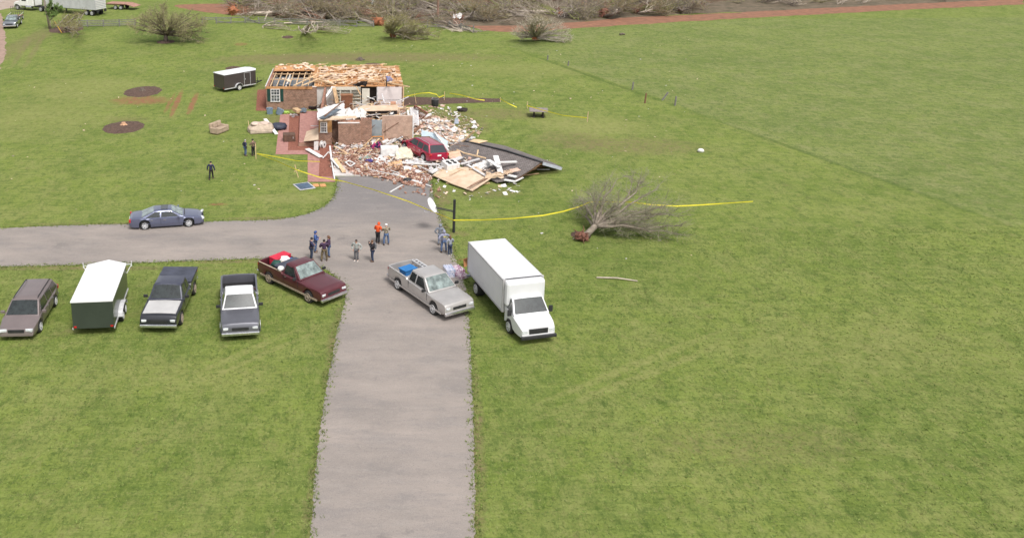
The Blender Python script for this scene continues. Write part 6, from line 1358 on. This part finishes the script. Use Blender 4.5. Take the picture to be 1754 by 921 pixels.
# articulated lorry
A_, B_ = P(47, 14.5), P(166, 24); hd = math.atan2(A_.y - B_.y, A_.x - B_.x)
tr = thing('tractor_unit', 'white bonneted lorry tractor at the top left', 'lorry', A_ + Vector((math.sin(hd), -math.cos(hd), 0)) * -1.15, hd)
wp = paint('lorry_white', (.78, .77, .75), .35, 0, .4, .04); hw = 1.12
mb = MB(); mb.loft([[(x, -w, zb_), (x, -w, zt - .1), (x, -w * .85, zt), (x, w * .85, zt), (x, w, zt - .1), (x, w, zb_)] for x, w, zb_, zt in ((1.15, .75, .35, 1.0), (1.0, .85, .35, 1.22), (.62, .95, .95, 1.34), (-.05, 1.0, .95, 1.5), (-.65, 1.05, .6, 1.65), (-.70, 1.05, .5, 1.7))]); mb.build('bonnet', wp, tr, smooth='auto')
MB().bb(-2.5, -.71, -hw, hw, .75, 2.45).build('cab', wp, tr, bevel=.10); MB().bb(-3.6, -2.52, -hw, hw, .80, 2.75).build('sleeper', wp, tr, bevel=.10)
MB().slab([(-.68, -.95, 1.72), (-.68, .95, 1.72), (-1.0, .90, 2.32), (-1.0, -.90, 2.32)], .02, nrm=(1, 0, .4)).build('windscreen', glass, tr)
for s in (-1, 1):
    MB().bb(-2.1, -1.1, s * (hw + .004) - .01, s * (hw + .004) + .01, 1.6, 2.2).build('side_window', glass, tr)
    MB().lathe([(.30, -.6), (.32, -.58), (.32, .58), (.30, .6), (.02, .6)], (-2.6, s * .95, .62), 14, 'X').build('fuel_tank', chrome, tr, smooth='auto')
    MB().bb(-2.4, -1.9, s * 1.02 - .01, s * 1.02 + .01, .45, .75).build('step', chrome, tr)
    wheel(tr, 0, s * 1.0, .43, .30); wheel(tr, -5.2, s * .85, .43, .55); wheel(tr, -6.4, s * .85, .43, .55)
    MB().path([(-3.75, s * .9, .8), (-3.75, s * .9, 3.2)], [.08, .07], 8).build('exhaust_stack', chrome, tr)
mb = MB(); mb.bb(-7.0, 1.0, -.45, -.3, .62, .80); mb.bb(-7.0, 1.0, .3, .45, .62, .80); mb.build('chassis', dark_m, tr)
tl = thing('dump_trailer', 'silver ribbed dump trailer behind the white lorry tractor', 'trailer', B_ + Vector((math.sin(hd), -math.cos(hd), 0)) * -1.1, hd)
sv = mat('ribbed_aluminium', (.60, .60, .63), .4, .12, 2, metal=.3); mb = MB(); mb.bb(-1.9, 9.2, -1.25, 1.25, 1.0, 2.75); bd = mb.build('tub', sv, tl)
for k in range(12): MB().bb(-1.8 + k * .98, -1.7 + k * .98, -1.30, -1.252, 1.02, 2.7).build('rib', sv, bd)
for k in range(6): MB().bb(-1.98, -1.905, -1.2, 1.2, 1.1 + k * .28, 1.20 + k * .28).build('rear_rib', paint('lorry_white', (1, 1, 1)), bd)
MB().bb(-1.9, 9.2, -1.31, -1.253, 2.65, 2.80).build('top_rail', sv, tl); MB().bb(-1.9, 9.2, -1.31, -1.253, .98, 1.08).build('bottom_rail', whitep, tl)
for s in (-1, 1):
    for x in (0, -1.15): wheel(tl, x + .2, s * .95, .43, .50)
    MB().bb(6.2, 6.35, s * .8 - .06, s * .8 + .06, .1, 1.0).build('landing_leg', dark_m, tl)
    MB().bb(-2.1, -1.9, s * .9 - .2, s * .9 + .2, .55, .95).build('mudflap', dark_m, tl)
MB().bb(-1.9, 9.0, -.5, .5, .80, .99).build('chassis', dark_m, tl)
t = thing('equipment_trailer', 'rust coloured flat equipment trailer right of the dump trailer', 'trailer', P(206, 17.5) + Vector((0, 1.3, 0)), R(166)); rust = mat('rusty_deck', (.36, .20, .15), .9, .3, 2)
MB().slab([(-2.9, -1.25, .55), (-1.4, -1.25, .95), (-1.4, 1.25, .95), (-2.9, 1.25, .55)], .08, nrm=(0, 0, 1)).build('beaver_tail', rust, t); MB().bb(-1.397, 2.4, -1.25, 1.25, .95, 1.05).build('deck', rust, t)
for s in (-1, 1): wheel(t, -.4, s * 1.1, .38, .25); wheel(t, .6, s * 1.1, .38, .25)
MB().beam((2.4, 0, .8), (4.0, 0, .7), .15, .12).build('tongue', dark_m, t); MB().bb(-1.2, 2.3, -1.1, 1.1, .80, .94).build('frame', woodd, t)
# white corner of something at the right of the photograph
solo(blob((0, 0, .15), .24, 140, (1.2, .8, .8), 12, .15), 'white_sack', whitep, 'small white sack on the grass far right above the uprooted tree', 'sack', P(1200, 261), smooth=True)
for k, (px, py, rr_, lab) in enumerate(((617, 103.5, .28, 'small dark stump in the grass behind the house'), (244, 157, .22, 'short stump in the far mulch bed on the left lawn'), (212, 216, .20, 'pale split stump in the near mulch bed on the left lawn'))):
    t = thing('tree_stump', lab, 'stump', P(px, py) + Vector((0, 0, .08))); mb = MB(); mb.lathe([(rr_ * 1.3, -.1), (rr_, .10), (rr_ * .9, .28), (.02, .26)], n=12); mb.build('stump', (barkd, barkd, mat('split_wood', (.60, .36, .22), .9, .3, 5))[k], t, smooth='auto')
    mb = MB()
    for a in range(7): mb.path([(0, 0, .1), (math.cos(a) * rr_ * 1.4, math.sin(a) * rr_ * 1.4, .06), (math.cos(a) * rr_ * 2.2, math.sin(a) * rr_ * 2.2, -.03)], [rr_ * .35, rr_ * .25, rr_ * .1], 5)
    mb.build('root', barkd if k < 2 else MATS['split_wood'], t)

# ------------------------------------------------------------------ litter and grass tufts
def crumb(mb, x, y, h, rr):
    s = rr.choice((.05, .08, .11, .16)); mb.box((x, y, .03), (s, s * rr.uniform(.3, 1), .02), (rr.uniform(-.3, .3), rr.uniform(-.3, .3), rr.uniform(0, PI)), mi=rr.randrange(4))
tag(scatter([(420, 60), (700, 70), (900, 90), (1195, 60), (1195, 480), (960, 480), (880, 350), (960, 300), (880, 220), (700, 180), (690, 110), (450, 110)], 170, crumb, 91, .01, 2).build('lawn_litter', [board, greyw, insul, twig_m, bricks[2]]), 'small storm litter strewn thinly over the lawn', 'litter', kind='stuff')
tag(scatter([(0, 120), (400, 120), (440, 300), (560, 340), (470, 372), (0, 384)], 40, crumb, 92, .01, 2).build('lawn_litter', [board, greyw, insul, twig_m]), 'a few pale scraps and twigs on the left lawn', 'litter', kind='stuff')
dpoly = [(p[0], p[1]) for p in [v.co for v in bpy.data.objects['driveway'].data.vertices]]
rr = random.Random(93); mb = MB(); k = 0; cols = 4
bx_ = [(p[0], p[1]) for p in dpoly]
def tuft(x, y, hgt):
    mi = rr.randrange(cols)
    for _ in range(4):
        a = rr.uniform(0, 2 * PI); r_ = rr.uniform(.01, .07); bx, by = x + math.cos(a) * r_, y + math.sin(a) * r_; w = rr.uniform(.012, .03); b2 = rr.uniform(0, 2 * PI); h_ = hgt * rr.uniform(.5, 1.2)
        mb.add([(bx - w * math.cos(b2), by - w * math.sin(b2), .0), (bx + w * math.cos(b2), by + w * math.sin(b2), .0), (bx + rr.gauss(0, .05), by + rr.gauss(0, .05), h_)], [(0, 1, 2)], mi)
while k < 30000:
    y = 27.5 + (58 - 27.5) * rr.random() ** .8; hx = (y * .96 + 6.5) / F_PX
    x = rr.uniform(-640, 1160) * hx
    if inside((x, y), dpoly): continue
    tuft(x, y, .045); k += 1
n_ = len(bx_)
for i in range(n_):                                   # longer grass creeping over the drive's edge
    a, b_ = Vector(bx_[i]), Vector(bx_[(i + 1) % n_])
    if a.y > 68.5 or a.y < 20: continue
    for _ in range(4): p = a.lerp(b_, rr.random()) + Vector((rr.gauss(0, .14), rr.gauss(0, .12))); tuft(p.x, p.y, .10)
tag(mb.build('grass_tufts', [mat('blade_a', (.150, .215, .044), .9, .3, 1), mat('blade_b', (.110, .165, .034), .9, .3, 1), mat('blade_c', (.200, .225, .070), .9, .3, 1), mat('blade_d', (.180, .235, .055), .9, .3, 1)]), 'short grass tufts over the near lawn and along the drive edges', 'grass', kind='stuff')
